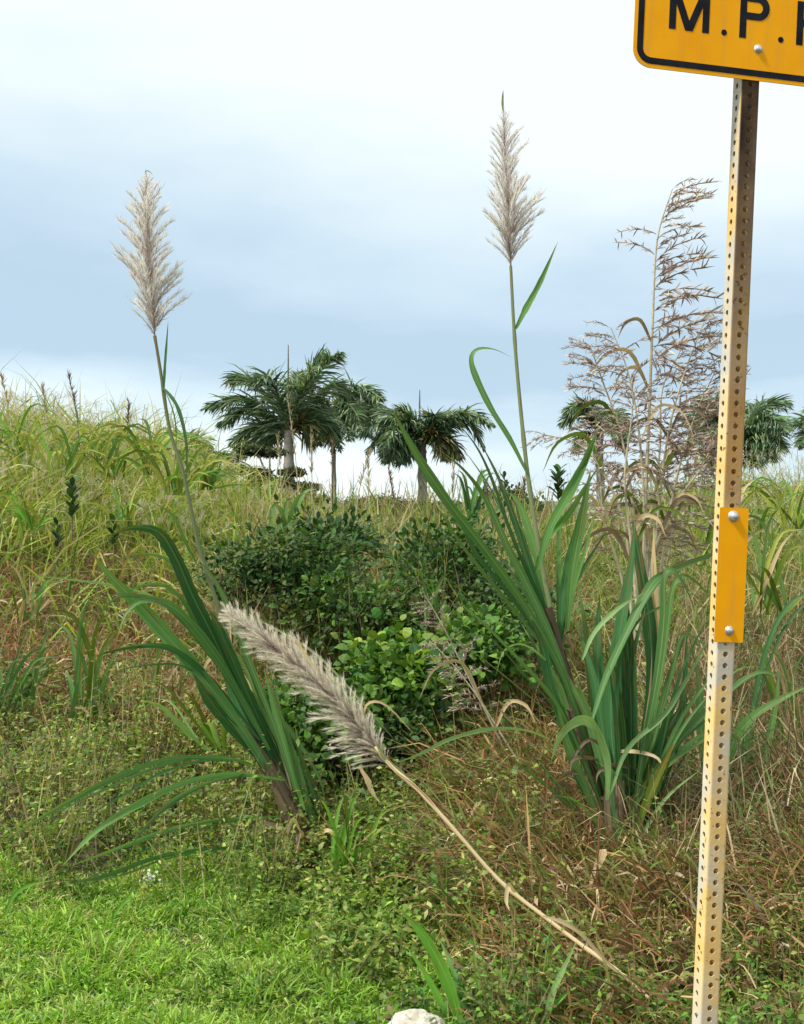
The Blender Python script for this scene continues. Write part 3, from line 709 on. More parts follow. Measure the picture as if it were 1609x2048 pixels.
def make_fallen():
    Y = 3.35; b = ground_at(1290, Y)
    t = thing('fallen_cane', b, 'fallen straw coloured cane with a big fluffy cream plume lying across the leaves', 'fallen cane')
    _, Q = add_tube(t, [(1300, 1995), (1240, 1945), (1170, 1895), (1095, 1838), (1000, 1762), (905, 1655), (835, 1578), (785, 1535), (752, 1495)], Y, Y + .55, 9, 8, M_strawstalk, n=34, nodes=8)
    add_leaf(t, [(1086, 1832), (1125, 1845), (1165, 1870), (1215, 1925), (1285, 1980)], Y - .05, Y - .05, 9, M_straw, peak=.3, name='dry_leaf', n=16)
    add_leaf(t, [(1030, 1785), (1018, 1770), (1012, 1800), (1020, 1822)], Y - .05, Y - .1, 10, M_straw, peak=.4, name='dry_leaf', n=10)
    add_leaf(t, [(835, 1580), (800, 1545), (770, 1515), (748, 1480)], Y + .5, Y + .5, 13, M_stalk, peak=.3, n=10)
    A = path([(778, 1530), (735, 1472), (680, 1408), (610, 1345), (530, 1280), (465, 1232)], Y + .55, Y + .65, 24)
    wf = lambda q: .046 * (math.sin(math.pi * min(1, q * .80 + .05))) ** .9 * (1 - q * .40) + .008
    plume(t, A, 330, wf, PVd, M_dry_t, spread=.40, r0=.006, side=0, label='large cream and mauve fluffy plume', lenf=1.12)
    rc = [o for o in t.children if o.name.startswith('plume')][-1]
    for i in range(26):
        q = random.uniform(.04, .40); k = int(q * 24); p = A[k]
        d = Vector((-1, random.uniform(-.5, .3), random.uniform(-.12, .32))).normalized()
        up_ = Vector((0, 0, 1)); yv = (up_ - d * up_.dot(d)).normalized(); xv = yv.cross(d); ln = random.uniform(.08, .14)
        o = bpy.data.objects.new('plume_branch', random.choice(PVd)); C.objects.link(o); o.parent = rc
        o.matrix_local = Matrix.Translation(p - Vector(t.location)) @ Matrix((xv, yv, d)).transposed().to_4x4() @ Matrix.Diagonal((ln * .7, -ln * .6, ln, 1))
    # strands trailing from the plume's underside and small green culm above it
    add_leaf(t, [(500, 1232), (560, 1262), (640, 1315), (720, 1400), (790, 1480)], Y + .65, Y + .75, 5, M_stalk, peak=.4, n=16)
    add_leaf(t, [(640, 1345), (618, 1320), (600, 1290), (583, 1262)], Y + .5, Y + .5, 6, M_straw, peak=.4, name='dry_leaf', n=10)
    add_leaf(t, [(735, 1470), (728, 1430), (740, 1405), (775, 1412), (830, 1470)], Y + .6, Y + .6, 6, M_straw, peak=.4, name='dry_leaf', n=12)
    add_leaf(t, [(720, 1535), (735, 1560), (742, 1580), (760, 1605)], Y + .5, Y + .5, 12, M_straw, peak=.4, name='dry_leaf', n=10)
make_left_cane(); make_right_cane(); make_right_clump(); make_behind_post(); make_fallen()

# ------------------------------------------------------------------ dry feathery reeds
def reed_variants(k):
    """drooping branchlet with spikelets, unit length"""
    outv = []
    for v in range(k):
        A = Acc(); n = 6
        ax = np.array([[.12 * math.sin(t * 3 + v), -.62 * t * t, t] for t in np.linspace(0, 1, n)])
        P = ax[:-1]; D = ax[1:] - ax[:-1]; ln = np.linalg.norm(D, axis=1)
        A.ribbons(P, D, ln * 1.5, np.full(n - 1, .03), np.zeros(n - 1), pal(n - 1, [(.26, .19, .13)]), K=2)
        h = 34; t = rng.uniform(.12, 1, h)
        P = np.stack([np.interp(t, np.linspace(0, 1, n), ax[:, i]) for i in range(3)], 1)
        D = rng.normal(0, .45, (h, 3)); D[:, 2] += .8; D[:, 1] -= .45
        A.ribbons(P, D, rng.uniform(.12, .30, h), rng.uniform(.02, .042, h), rng.uniform(0, .8, h), pal(h, [(.46, .38, .31), (.35, .27, .23), (.62, .54, .45), (.23, .17, .14)]), K=2)
        me = A.mesh('seed_branch'); me.materials.append(M_dry); outv.append(me)
    return outv
RV = reed_variants(6)
def reed(pts, Y, t0, nb, ln, label, side=1, stemw=7, mat=None, leaves=3):
    b = at(pts[0][0], pts[0][1], Y)
    t = thing('dry_reed', b, label, 'reed', 'dry seeding reeds behind the cane')
    _, Q = add_tube(t, pts, Y, Y, stemw, 2, mat or M_reedstem, n=24)
    n = len(Q) - 1
    nb = int(nb * (1.0 if t0 > .42 else 1.35))
    for i in range(nb):
        q = t0 + (1 - t0) * (i + random.random()) / nb; q = min(q, .995); k = int(q * n); p = Q[k].lerp(Q[k + 1], q * n - k)
        tg = (Q[min(k + 2, n)] - Q[max(k - 1, 0)]).normalized()
        a = random.uniform(-.9, .9) + (0 if random.random() < (.5 + .46 * side) else math.pi)
        rad = Vector((math.cos(a), math.sin(a) * .8, 0)); ang = random.uniform(.5, 1.45) * (1 - .5 * (q - t0) / (1 - t0))
        d = (tg * math.cos(ang) + rad * math.sin(ang)).normalized()
        down = Vector((0, 0, 1)); yv = (down - d * down.dot(d)).normalized(); xv = yv.cross(d)
        s = ln * random.uniform(.5, .98) * (1 - .45 * (q - t0) / (1 - t0))
        o = bpy.data.objects.new('seed_branch', random.choice(RV)); C.objects.link(o); o.parent = t
        o.matrix_local = Matrix.Translation(p - Vector(t.location)) @ Matrix((xv, yv, d)).transposed().to_4x4() @ Matrix.Scale(s, 4)
    for i in range(leaves):
        q = random.uniform(.15, .6); k = int(q * n); p = Q[k]
        px = 804.5 + p.x / Y * F; py = 1024 - (p.z - CH) / Y * F; sx = random.choice((-1, 1)); l = random.uniform(60, 130)
        add_leaf(t, [(px, py), (px + sx * l * .35, py - l * .7), (px + sx * l * .8, py - l * .6), (px + sx * l * 1.05, py - l * .1)], Y, Y - .1, random.uniform(6, 11), random.choice((M_straw, M_sheath, M_olive)), n=12)
M_reedstem = solid('reed_stem', (.36, .31, .19), .7, c2=(.52, .47, .32), scale=30)
reed([(1285, 1250), (1292, 1000), (1300, 800), (1306, 640), (1315, 480), (1345, 378)], 6.0, .45, 34, .36, 'tallest dry reed, its drooping one-sided seed head left of the post', 1, 9)
reed([(1275, 1260), (1270, 1050), (1245, 880), (1205, 760), (1180, 690)], 6.1, .4, 26, .26, 'dry reed leaning left with its seed head ending lowest at the left', -.4, 7)
reed([(1290, 1260), (1290, 1040), (1278, 860), (1255, 740), (1222, 655)], 5.9, .45, 22, .26, 'dry reed with a hooked seed head second from the left', -.1)
reed([(1300, 1260), (1315, 1050), (1335, 880), (1365, 760), (1410, 640)], 6.0, .4, 26, .30, 'dry reed arching right whose seed head passes behind the post', .8)
reed([(1310, 1280), (1330, 1080), (1360, 930), (1395, 820), (1430, 745)], 6.2, .4, 20, .28, 'low dry reed bending right behind the post', .8)
reed([(1265, 1280), (1255, 1080), (1215, 960), (1160, 890), (1085, 868)], 6.0, .45, 18, .22, 'orange tinged dry reed stretching out lowest towards the left', 0, 7)
reed([(1290, 1280), (1300, 1080), (1320, 900), (1325, 780), (1362, 700)], 6.3, .35, 26, .26, 'bushy dry reed in the middle of the seeding clump', .3)
reed([(1280, 1280), (1262, 1080), (1250, 960), (1262, 850), (1270, 780)], 5.8, .3, 26, .22, 'short pinkish dry reed at the front of the seeding clump', 0)
reed([(1295, 1280), (1305, 1120), (1350, 1010), (1400, 940), (1430, 880)], 5.9, .3, 24, .24, 'short dense dry reed low against the post', .2)
reed([(1275, 1290), (1240, 1140), (1210, 1040), (1200, 950), (1190, 880)], 6.2, .3, 20, .22, 'short brown dry reed behind the upright cane leaf tip', 0)
reed([(1300, 1280), (1330, 1150), (1345, 1050), (1335, 950), (1340, 860)], 6.4, .25, 26, .24, 'rear brown dry reed of the seeding clump', .2)
reed([(1010, 1500), (970, 1420), (925, 1330), (885, 1250), (850, 1190)], 5.6, .4, 22, .16, 'reddish seed head leaning left in front of the shrubs', -.2, 4, leaves=1)
reed([(1060, 1560), (1010, 1480), (960, 1400), (915, 1340), (870, 1290)], 5.3, .4, 16, .14, 'lower reddish seed head leaning left over the brown grass', -.2, 4, leaves=1)

# ------------------------------------------------------------------ palms
def frond_mesh(Q, off, ll, col, side_droop=.9):
    A = Acc(); n = len(Q) - 1
    q = np.array([tuple(v) for v in Q]); nl = 52
    t = np.linspace(.10, 1, nl); P = np.stack([np.interp(t, np.linspace(0, 1, n + 1), q[:, i]) for i in range(3)], 1)
    tg = nrm(np.gradient(P, axis=0))
    up = np.tile([0, 0, 1.0], (nl, 1)); sd_ = nrm(np.cross(tg, up)); 
    ln = ll * 1.0 * (np.sin(np.pi * np.clip(t * .82 + .16, 0, 1)) ** .7) 
    for s in (-1, 1):
        for rep in range(2):
            D = sd_ * s * .75 + tg * .75 + up * (.15 - .5 * rep) + rng.normal(0, .22, (nl, 3))
            A.ribbons(P, D, ln * rng.uniform(.75, 1.15, nl), np.full(nl, .05), rng.uniform(.2, 1.3, nl) * side_droop, pal(nl, col, jit=.25), K=3)
    # rachis
    D = q[1:] - q[:-1]; l = np.linalg.norm(D, axis=1)
    A.ribbons(q[:-1], D, l * 1.5, np.full(n, .07), np.zeros(n), pal(n, [(.12, .16, .05)]), K=2, face=(.1, (0, 0, 1)))
    A.ribbons(q[:-1], D, l * 1.5, np.full(n, .07), np.zeros(n), pal(n, [(.12, .16, .05)]), K=2, face=(.1, (0, 1, 0)))
    return A.mesh('frond', off)
GREEN = [(.09, .16, .075), (.14, .23, .10), (.05, .10, .05), (.26, .34, .18)]
YELL = [(.16, .16, .04), (.10, .13, .035), (.2, .14, .05), (.05, .08, .03)]
def palm(cx, cy, Y, fronds, label, spear=None, scale=1., tw=26, trunkx=None):
    trunkx = trunkx or cx
    b = at(trunkx, 1024, Y); b.z = tz(b.x, Y)
    t = thing('palm_tree', b, label, 'palm tree', 'palm trees beyond the ridge')
    c = at(cx, cy, Y)
    pts = [b, b.lerp(c, .5) + Vector((.03, 0, 0)), c - Vector((0, 0, .55)), c + Vector((0, 0, .1))]
    Q = catmull(pts, 26)
    link('trunk', tube_mesh('trunk', Q, tw / F * Y / 2 * .85, tw / F * Y / 2 * .55, b, seg=10, nodes=3), M_bark, t)
    i = 0
    for f in fronds:
        yel = len(f) > 2 and f[-1] == 'y'
        pp = [p for p in f if p != 'y']; i += 1
        dy = random.uniform(-1.6, 1.6)
        P3 = [c] + [at(x, y, Y + dy * (k + 1) / len(pp)) for k, (x, y) in enumerate(pp)]
        Qf = catmull(P3, 12)
        link('frond', frond_mesh(Qf, b, .80 * scale, YELL if yel else GREEN), M_palm, t, 'yellowing frond' if yel else None)
    for k in range(2):       # fronds towards and away from the viewer fill the heart of the crown
        a = random.uniform(0, 6.28); d = Vector((math.cos(a) * .9, math.sin(a) * 1.7, 0)) * scale
        Qf = catmull([c, c + d * .5 + Vector((0, 0, .65 * scale)), c + d * 1.1 + Vector((0, 0, .35 * scale)), c + d * 1.5 - Vector((0, 0, .35 * scale))], 12)
        link('frond', frond_mesh(Qf, b, .7 * scale, GREEN), M_palm, t)
    if spear:
        Qs = catmull([c, at(spear[0], (cy + spear[1]) / 2, Y), at(spear[0], spear[1], Y)], 8)
        link('spear_leaf', tube_mesh('spear_leaf', Qs, .05, .012, b, seg=6), M_twig, t)
palm(578, 868, 34, [[(500, 800), (408, 818)], [(505, 815), (440, 850)], [(535, 790), (490, 755), (462, 765)], [(560, 800), (540, 755), (515, 760)], [(600, 790), (640, 735), (682, 706)],
                    [(598, 800), (625, 735), (655, 712)], [(620, 810), (665, 770), (690, 790)], [(520, 850), (465, 888)], [(640, 840), (680, 870)], [(590, 800), (600, 745)], [(530, 870), (505, 905)], [(600, 850), (625, 890), 'y'], [(555, 850), (530, 900)]],
     'large palm left of centre, its crown the biggest, with a thin spear leaf', (577, 690), 1.15, 30)
palm(668, 850, 38, [[(705, 790), (768, 812)], [(700, 780), (735, 780), (765, 800)], [(700, 830), (735, 870), 'y'], [(640, 800), (605, 840), 'y'], [(680, 800), (700, 800), (710, 860), 'y'], [(650, 830), (640, 890), 'y'], [(690, 830), (700, 880)], [(720, 810), (755, 850)]],
     'smaller palm with yellowing fronds touching the right side of the biggest palm', None, .95, 10)
palm(845, 890, 35, [[(790, 835), (716, 872)], [(790, 845), (735, 905)], [(800, 830), (750, 820)], [(825, 840), (800, 820)], [(890, 840), (940, 826), (986, 852)], [(900, 850), (940, 845), (970, 900)], [(880, 840), (925, 822)], [(800, 880), (775, 925)],
                    [(890, 880), (920, 915), 'y'], [(870, 870), (890, 920), 'y'], [(820, 890), (805, 925)], [(860, 850), (870, 830)]],
     'palm in the middle of the skyline with a straight thick trunk', (840, 780), 1.0, 26)
palm(1200, 868, 38, [[(1160, 825), (1122, 850)], [(1165, 815), (1130, 822)], [(1185, 820), (1165, 800)], [(1225, 830), (1260, 850)], [(1170, 870), (1150, 900)], [(1230, 860), (1250, 900)]],
     'palm half hidden behind the dry seeding reeds', None, .9, 22)
palm(1472, 880, 34, [[(1520, 815), (1578, 806)], [(1530, 835), (1572, 862)], [(1530, 860), (1568, 900)], [(1500, 830), (1520, 805)], [(1440, 810), (1400, 800)], [(1420, 830), (1370, 845)], [(1435, 850), (1400, 880)], [(1520, 880), (1545, 920)], [(1470, 830), (1465, 800)], [(1440, 880), (1420, 930)], [(1500, 890), (1510, 930)]],
     'palm standing behind the perforated sign post', None, 1.0, 24)
palm(1660, 880, 40, [[(1620, 840), (1588, 850)], [(1625, 860), (1600, 890)], [(1640, 830), (1630, 815)], [(1690, 840), (1730, 860)], [(1680, 830), (1700, 815)]], 'palm cut off by the right edge of the picture', None, .9, 22)
palm(372, 935, 24, [[(350, 895), (318, 905)], [(360, 885), (335, 880)], [(385, 885), (410, 890)], [(395, 900), (425, 925)], [(370, 885), (375, 872)], [(345, 920), (325, 940)]], 'low young palm just behind the tall grass on the left', None, .6, 18)

# dark layered broadleaf tree left of the big palm
def broad_tree():
    Y = 27; b = at(520, 1024, Y); b.z = tz(b.x, Y)
    t = thing('broadleaf_tree', b, 'dark low tree with flat layered foliage under the biggest palm', 'tree')
    link('trunk', tube_mesh('trunk', catmull([b, at(530, 1010, Y), at(540, 960, Y)], 10), .10, .05, b), M_twig, t)
    A = Acc()
    for (x, y, rx, ry) in [(455, 915, 38, 9), (500, 900, 36, 10), (540, 905, 38, 8), (470, 940, 34, 10), (520, 950, 30, 14), (500, 975, 38, 16), (560, 965, 34, 10), (610, 975, 34, 9), (585, 945, 30, 7), (440, 960, 34, 18), (530, 990, 50, 14), (620, 1000, 45, 12)]:
        n = 900; c = at(x, y, Y + random.uniform(-.6, .6)); v = nrm(rng.normal(size=(n, 3))) * (rng.uniform(.3, 1, (n, 1)) ** .6)
        P = np.array(c) + v * np.array([rx / F * Y, .4, ry / F * Y])
        A.leaves(P, rng.normal(0, 1, (n, 3)), rng.normal(0, .6, (n, 3)) + [0, 0, 1], rng.uniform(.05, .11, n), rng.uniform(.03, .06, n), pal(n, [(.04, .07, .03), (.06, .09, .035), (.10, .07, .04), (.03, .05, .025)]))
        q = catmull([at(540, 975, Y), at((x + 540) / 2, y + 15, Y), c], 6)
        link('limb', tube_mesh('limb', q, .03, .012, b, seg=5), M_twig, t)
    o = link('crown', A.mesh('crown', b), M_shrub, t); 
broad_tree()
def far_bushes():
    for (x, y, rx, ry, Y, lab, colr) in [(760, 1008, 90, 22, 30, 'low brown bush on the skyline between the two nearest palms', [(.10, .08, .06), (.06, .07, .035), (.14, .11, .08)]),
                                  (905, 1020, 85, 22, 24, 'low dark bush on the skyline right of the middle palm trunk', [(.04, .07, .03), (.06, .10, .035)]),
                                  (1010, 1008, 70, 34, 18, 'dark leafy bush on the skyline behind the leaning cane leaves', [(.03, .07, .02), (.05, .10, .03)]),
                                  (1590, 985, 90, 18, 40, 'hazy green bush on the skyline right of the post', [(.08, .11, .06), (.12, .13, .07)])]:
        b = at(x, y + ry, Y); t = thing('bush', b, lab, 'bush', 'low bushes on the skyline')
        A = Acc(); n = 5000; v = nrm(rng.normal(size=(n, 3))) * (rng.uniform(.3, 1, (n, 1)) ** .5)
        bump = 1 + .35 * (fnoise(v[:, 0] * 3, v[:, 1] * 3, 2.0, x) - .5)[:, None] * 2
        P = np.array(at(x, y + 6, Y)) + v * bump * np.array([rx / F * Y, .7, ry / F * Y])
        A.leaves(P, rng.normal(0, 1, (n, 3)), rng.normal(0, .6, (n, 3)) + [0, 0, 1], rng.uniform(.04, .10, n), rng.uniform(.02, .05, n), pal(n, colr, jit=.3))
        link('foliage', A.mesh('foliage', b), M_shrub, t)
        Q = catmull([Vector(b) - Vector((0, 0, .6)), Vector(b), at(x, y, Y)], 6)
        link('stem', tube_mesh('stem', Q, .05, .02, b, seg=6), M_twig, t)
far_bushes()

# ------------------------------------------------------------------ shrubs in front
def leaf_variant(col, w=.5, k=4):
    outv = []
    for i in range(k):
        A = Acc()
        c = pal(1, [col], jit=.22)
        A.leaves(np.zeros((1, 3)), np.array([[0, 0, 1.]]), np.array([[0, -1., 0]]), np.ones(1), np.full(1, w), c, fold=.3)
        me = A.mesh('leaf'); me.materials.append(M_shrub); outv.append(me)
    return outv
def shrub(name, cx, cy, rx, ry, Y, nleaf, ll, cols, label, cat, group, wr=.5, parts=220, rough=.5, ry3=.45):
    base = ground_at(cx, Y); cen = at(cx, cy, Y)
    t = thing(name, base, label, cat, group)
    ncl = 46
    # clumps of leaves on twigs
    v = nrm(rng.normal(size=(ncl, 3))); v *= rng.uniform(.35, 1.0, (ncl, 1)) ; v[::5] *= 1.35
    v[:, 2] = v[:, 2] * .9
    cl = np.array(cen) + v * np.array([rx / F * Y, ry3, ry / F * Y])
    cl[:, 2] = np.maximum(cl[:, 2], terrain(cl[:, 0], cl[:, 1]) + .05)
    for i in range(ncl):
        if i % 2 == 0:
            e_ = Vector(cl[i]); m_ = Vector(base).lerp(e_, .55) + Vector((0, 0, .08))
            link('branch', tube_mesh('branch', catmull([base, m_, e_], 6), .006, .002, base, seg=4), M_twig, t)
    idx = rng.integers(0, ncl, nleaf); cr_ = .035 + .075 * rng.random(ncl)
    P = cl[idx] + rng.normal(0, 1, (nleaf, 3)) * cr_[idx][:, None] * np.array([1.1, 1, .9])
    D = nrm(P - cl[idx] + rng.normal(0, .04, (nleaf, 3))) + np.array([0, -.15, .1])
    Nn = rng.normal(0, .55, (nleaf, 3)) + np.array([-.2, -.25, 1])
    Ln = rng.uniform(.7, 1.25, nleaf) * ll
    ccl = rng.integers(0, len(cols), ncl); mixr = rng.random(nleaf) < .65
    ci = np.where(mixr, ccl[idx], rng.integers(0, len(cols), nleaf))
    near = np.argsort(P[:, 1] + rng.normal(0, .05, nleaf))[:parts]
    mask = np.ones(nleaf, bool); mask[near] = False
    A = Acc(); A.leaves(P[mask], D[mask], Nn[mask], Ln[mask], Ln[mask] * wr, pal(mask.sum(), cols, idx=ci[mask], jit=.25))
    o = link('foliage', A.mesh('foliage', base), M_shrub, t); o['kind'] = 'stuff'
    LV = [leaf_variant(c, wr) for c in cols]
    for i in near:
        d = Vector(D[i]).normalized(); nn = Vector(Nn[i]); x = d.cross(nn).normalized(); nn = x.cross(d)
        q = bpy.data.objects.new('leaf', random.choice(LV[ci[i]])); C.objects.link(q); q.parent = t
        q.matrix_local = Matrix.Translation(Vector(P[i]) - Vector(base)) @ Matrix((x, -nn, d)).transposed().to_4x4() @ Matrix.Scale(float(Ln[i]), 4)
DK = [(.022, .062, .014), (.034, .09, .018), (.055, .125, .022), (.10, .14, .035)]
MD = [(.05, .13, .02), (.085, .18, .025), (.13, .22, .035), (.035, .09, .016)]
BR = [(.10, .21, .025), (.07, .17, .022), (.20, .30, .04), (.04, .12, .02)]
G1 = 'leafy shrubs on the bank'
shrub('shrub', 585, 1140, 120, 85, 7.6, 3200, .052, DK, 'dark green shrub with brownish twigs above the fallen plume tip', 'shrub', G1)
shrub('shrub', 720, 1220, 130, 90, 7.3, 3800, .046, DK + MD, 'broad mid green shrub in the centre of the bank', 'shrub', G1)
shrub('shrub', 905, 1130, 120, 85, 7.9, 3400, .050, DK + MD[:1], 'dark shrub behind the left-leaning cane leaves', 'shrub', G1)
shrub('shrub', 1000, 1230, 90, 90, 7.4, 2200, .05, DK, 'dark shrub low in the shade of the cane stem', 'shrub', G1)
shrub('shrub', 660, 1090, 95, 35, 8.4, 1600, .055, DK[:2], 'very dark low shrub at the top edge of the thicket', 'shrub', G1)
shrub('broadleaf_vine', 800, 1350, 90, 45, 6.3, 1500, .062, BR, 'bright yellow green vine with round leaves right of the fallen plume', 'vine', 'broad leaved vines', .85)
shrub('broadleaf_vine', 965, 1290, 75, 50, 6.6, 1000, .06, BR[:2] + MD, 'light green vine below the dark shrub near the reddish seed heads', 'vine', 'broad leaved vines', .8)
shrub('broadleaf_vine', 640, 1440, 110, 70, 5.9, 1700, .05, MD + BR[1:2], 'green vine half hidden beneath the fallen plume', 'vine', 'broad leaved vines', .75)
shrub('shrub', 820, 1440, 90, 60, 6.1, 1600, .045, DK + MD[:1], 'deep green shrub below the vine, right of the plume stem', 'shrub', G1)
shrub('shrub', 470, 1150, 60, 70, 7.7, 900, .045, DK, 'small dark shrub at the left end of the thicket', 'shrub', G1)
def sapling(px, py, Y, h, n, label, ll=.055):
    top = at(px, py, Y); b = Vector((top.x, Y, top.z - h))
    t = thing('sapling', b, label, 'sapling', 'small dark saplings in the grass')
    link('stem', tube_mesh('stem', catmull([b, b.lerp(top, .5), top], 6), .006, .002, b, seg=5), M_twig, t)
    LV = leaf_variant(DK[0], .42) + leaf_variant(DK[1], .42)
    for i in range(n):
        q = .35 + .65 * i / n; p = b.lerp(top, q); a = i * 2.4; d = Vector((math.cos(a) * .8, math.sin(a) * .6, .75)).normalized()
        nn = Vector((-d.x, -d.y, 1.2)); x = d.cross(nn).normalized(); nn = x.cross(d)
        o = bpy.data.objects.new('leaf', random.choice(LV)); C.objects.link(o); o.parent = t
        o.matrix_local = Matrix.Translation(p - b) @ Matrix((x, -nn, d)).transposed().to_4x4() @ Matrix.Scale(ll * random.uniform(.8, 1.3), 4)
sapling(145, 965, 9.5, .45, 26, 'dark upright sapling standing in the yellow grass on the left slope', .10)
sapling(228, 1035, 9.0, .35, 18, 'small dark sapling left of the arching cane leaf tip', .08)
sapling(115, 1040, 9.0, .35, 18, 'dark sapling low on the left slope under the upright one', .08)
sapling(1118, 940, 8.5, .35, 22, 'dark sapling poking above the ridge left of the dry reeds', .10)
sapling(1010, 950, 9.5, .45, 16, 'thin dark sapling on the ridge right of the middle palm', .07)
sapling(618, 1010, 10., .4, 18, 'dark sapling on the ridge below the palms', .07)

# ------------------------------------------------------------------ grass tufts one can tell apart
def tuft(px, py, Y, n, hpx, wpx, mats, label, lean=0., spread=.5, name='grass_tuft', group='grass tufts on the bank', droop=.3):
    b = at(px, py, Y)
    t = thing(name, b, label, 'grass tuft', group)
    for i in range(n):
        x0 = px + random.uniform(-.16, .16) * hpx; l = hpx * random.uniform(.3, 1.1); a = lean + random.gauss(0, spread * .6)
        dx, dy = math.sin(a), -math.cos(a); cv = (1 if a > 0 else -1) * droop * random.uniform(.3, 1.6)
        pts = [(x0, py), (x0 + dx * l * .4, py + dy * l * .4), (x0 + dx * l * .75 + cv * l * .12, py + dy * l * .78), (x0 + dx * l + cv * l * .42, py + dy * l * (1 - abs(cv) * .35))]
        add_leaf(t, pts, Y, Y + random.uniform(-.25, .15), wpx * random.uniform(.35, 1.15), random.choice(mats), peak=.35, n=10, twist=random.uniform(-1, 1))
tuft(180, 1470, 6.6, 18, 300, 11, [M_cane, M_dull, M_olive, M_dull], 'tall pale green grass tuft upright on the left bank', .05, .35)
tuft(25, 1440, 6.6, 14, 240, 11, [M_cane, M_canedark, M_dull], 'grass tuft cut by the left edge, leaning right', .3, .35)
tuft(320, 1440, 6.8, 10, 190, 8, [M_olive, M_straw, M_cane], 'thin mixed grass tuft between the two left clumps', .1, .5)
tuft(430, 1500, 5.7, 8, 190, 11, [M_lime, M_olive, M_canepale], 'yellow green blades fanning out left of the cane sheath', -.5, .5)
tuft(690, 1760, 4.7, 16, 190, 9, [M_lime, M_lime, M_olive], 'bright green grass tuft at the foot of the left cane', .05, .4)
tuft(560, 1080, 9.0, 9, 120, 11, [M_dull, M_cane], 'blue green grass tuft on the ridge below the biggest palm', .1, .35)
tuft(870, 1240, 7.0, 8, 130, 8, [M_dull, M_lime], 'thin pale grass tuft standing in front of the shrubs', .0, .25)
tuft(60, 1240, 8.0, 12, 150, 9, [M_olive, M_cane, M_straw], 'brownish grass tuft high on the left bank', .1, .6)
tuft(950, 1050, 8.8, 12, 130, 9, [M_cane, M_canedark, M_olive], 'dark grass tuft on the ridge right of the middle palm', 0, .5)
tuft(1540, 1230, 7.0, 16, 230, 10, [M_olive, M_straw, M_dull, M_yellow], 'straw and olive grass tuft right of the amber strip', 0, .5)
tuft(1590, 1500, 5.6, 14, 250, 10, [M_straw, M_cane, M_olive], 'tall mixed grass tuft at the right edge', -.1, .4)
tuft(1420, 1130, 7.2, 14, 200, 10, [M_yellow, M_olive, M_straw], 'yellowish grass tuft behind the post above the strip', .2, .45)
def fg_blades():
    Y = 3.3; b = ground_at(920, Y)
    t = thing('grass_tuft', b, 'large bright green blades right beside the rock', 'grass tuft', 'grass tufts on the bank')
    L_ = lambda *a, **k: add_leaf(t, *a, **k)
    L_([(925, 2090), (912, 2010), (885, 1935), (845, 1868), (795, 1813)], Y, Y - .05, 27, M_lime, peak=.4, n=20)
    L_([(915, 2090), (890, 2020), (850, 1945), (812, 1890)], Y, Y, 13, M_lime, peak=.4)
    L_([(930, 2090), (925, 2000), (905, 1930), (880, 1880)], Y, Y + .1, 16, M_cane, peak=.4)
    L_([(940, 2090), (960, 2010), (955, 1950), (945, 1880)], Y, Y + .1, 11, M_lime, peak=.4)
    t = thing('grass_tuft', ground_at(1095, Y), 'pair of pale green blades leaning right in front of the fallen stem', 'grass tuft', 'grass tufts on the bank')
    L_ = lambda *a, **k: add_leaf(t, *a, **k)
    L_([(1085, 2090), (1100, 2010), (1122, 1950), (1155, 1880)], Y, Y, 15, M_canepale, peak=.4)
    L_([(1075, 2090), (1095, 2030), (1130, 1990), (1160, 1970)], Y, Y, 9, M_lime, peak=.4)
    t = thing('grass_tuft', ground_at(20, 4.2), 'short lime grass blades at the left edge of the lawn', 'grass tuft', 'grass tufts on the bank')
    L_ = lambda *a, **k: add_leaf(t, *a, **k)
    L_([(10, 1830), (30, 1790), (60, 1770), (110, 1760)], 4.2, 4.2, 9, M_lime)
    L_([(210, 1870), (230, 1830), (260, 1790), (270, 1760)], 4.2, 4.2, 8, M_lime)
fg_blades()

# dark dried stalks standing on the ridge
def ridge_stalk(px, py0, py1, Y, label, w=5, dark=True):
    b = at(px, py0, Y); t = thing('seed_stalk', b, label, 'seed stalk', 'dry seed stalks on the ridge')
    dx = random.uniform(-38, 38)
    _, Q = add_tube(t, [(px, py0), (px + dx * .3, (py0 + py1) / 2), (px + dx, py1)], Y, Y, w * .55, w * .3, M_twig if dark else M_reedstem, n=10)
    A = Acc(); n = 60; k = rng.uniform(.55, 1, n); q = np.array([tuple(v) for v in Q]); P = np.stack([np.interp(k, np.linspace(0, 1, len(q)), q[:, i]) for i in range(3)], 1)
    A.ribbons(P, tuftdir(n, .35), rng.uniform(.03, .07, n) * Y / 9, np.full(n, .006 * Y / 9), rng.uniform(0, .8, n), pal(n, [(.14, .09, .06), (.24, .17, .1)] if dark else [(.4, .33, .2), (.3, .24, .14)]), K=2)
    link('seed_head', A.mesh('seed_head', b), M_dry, t)
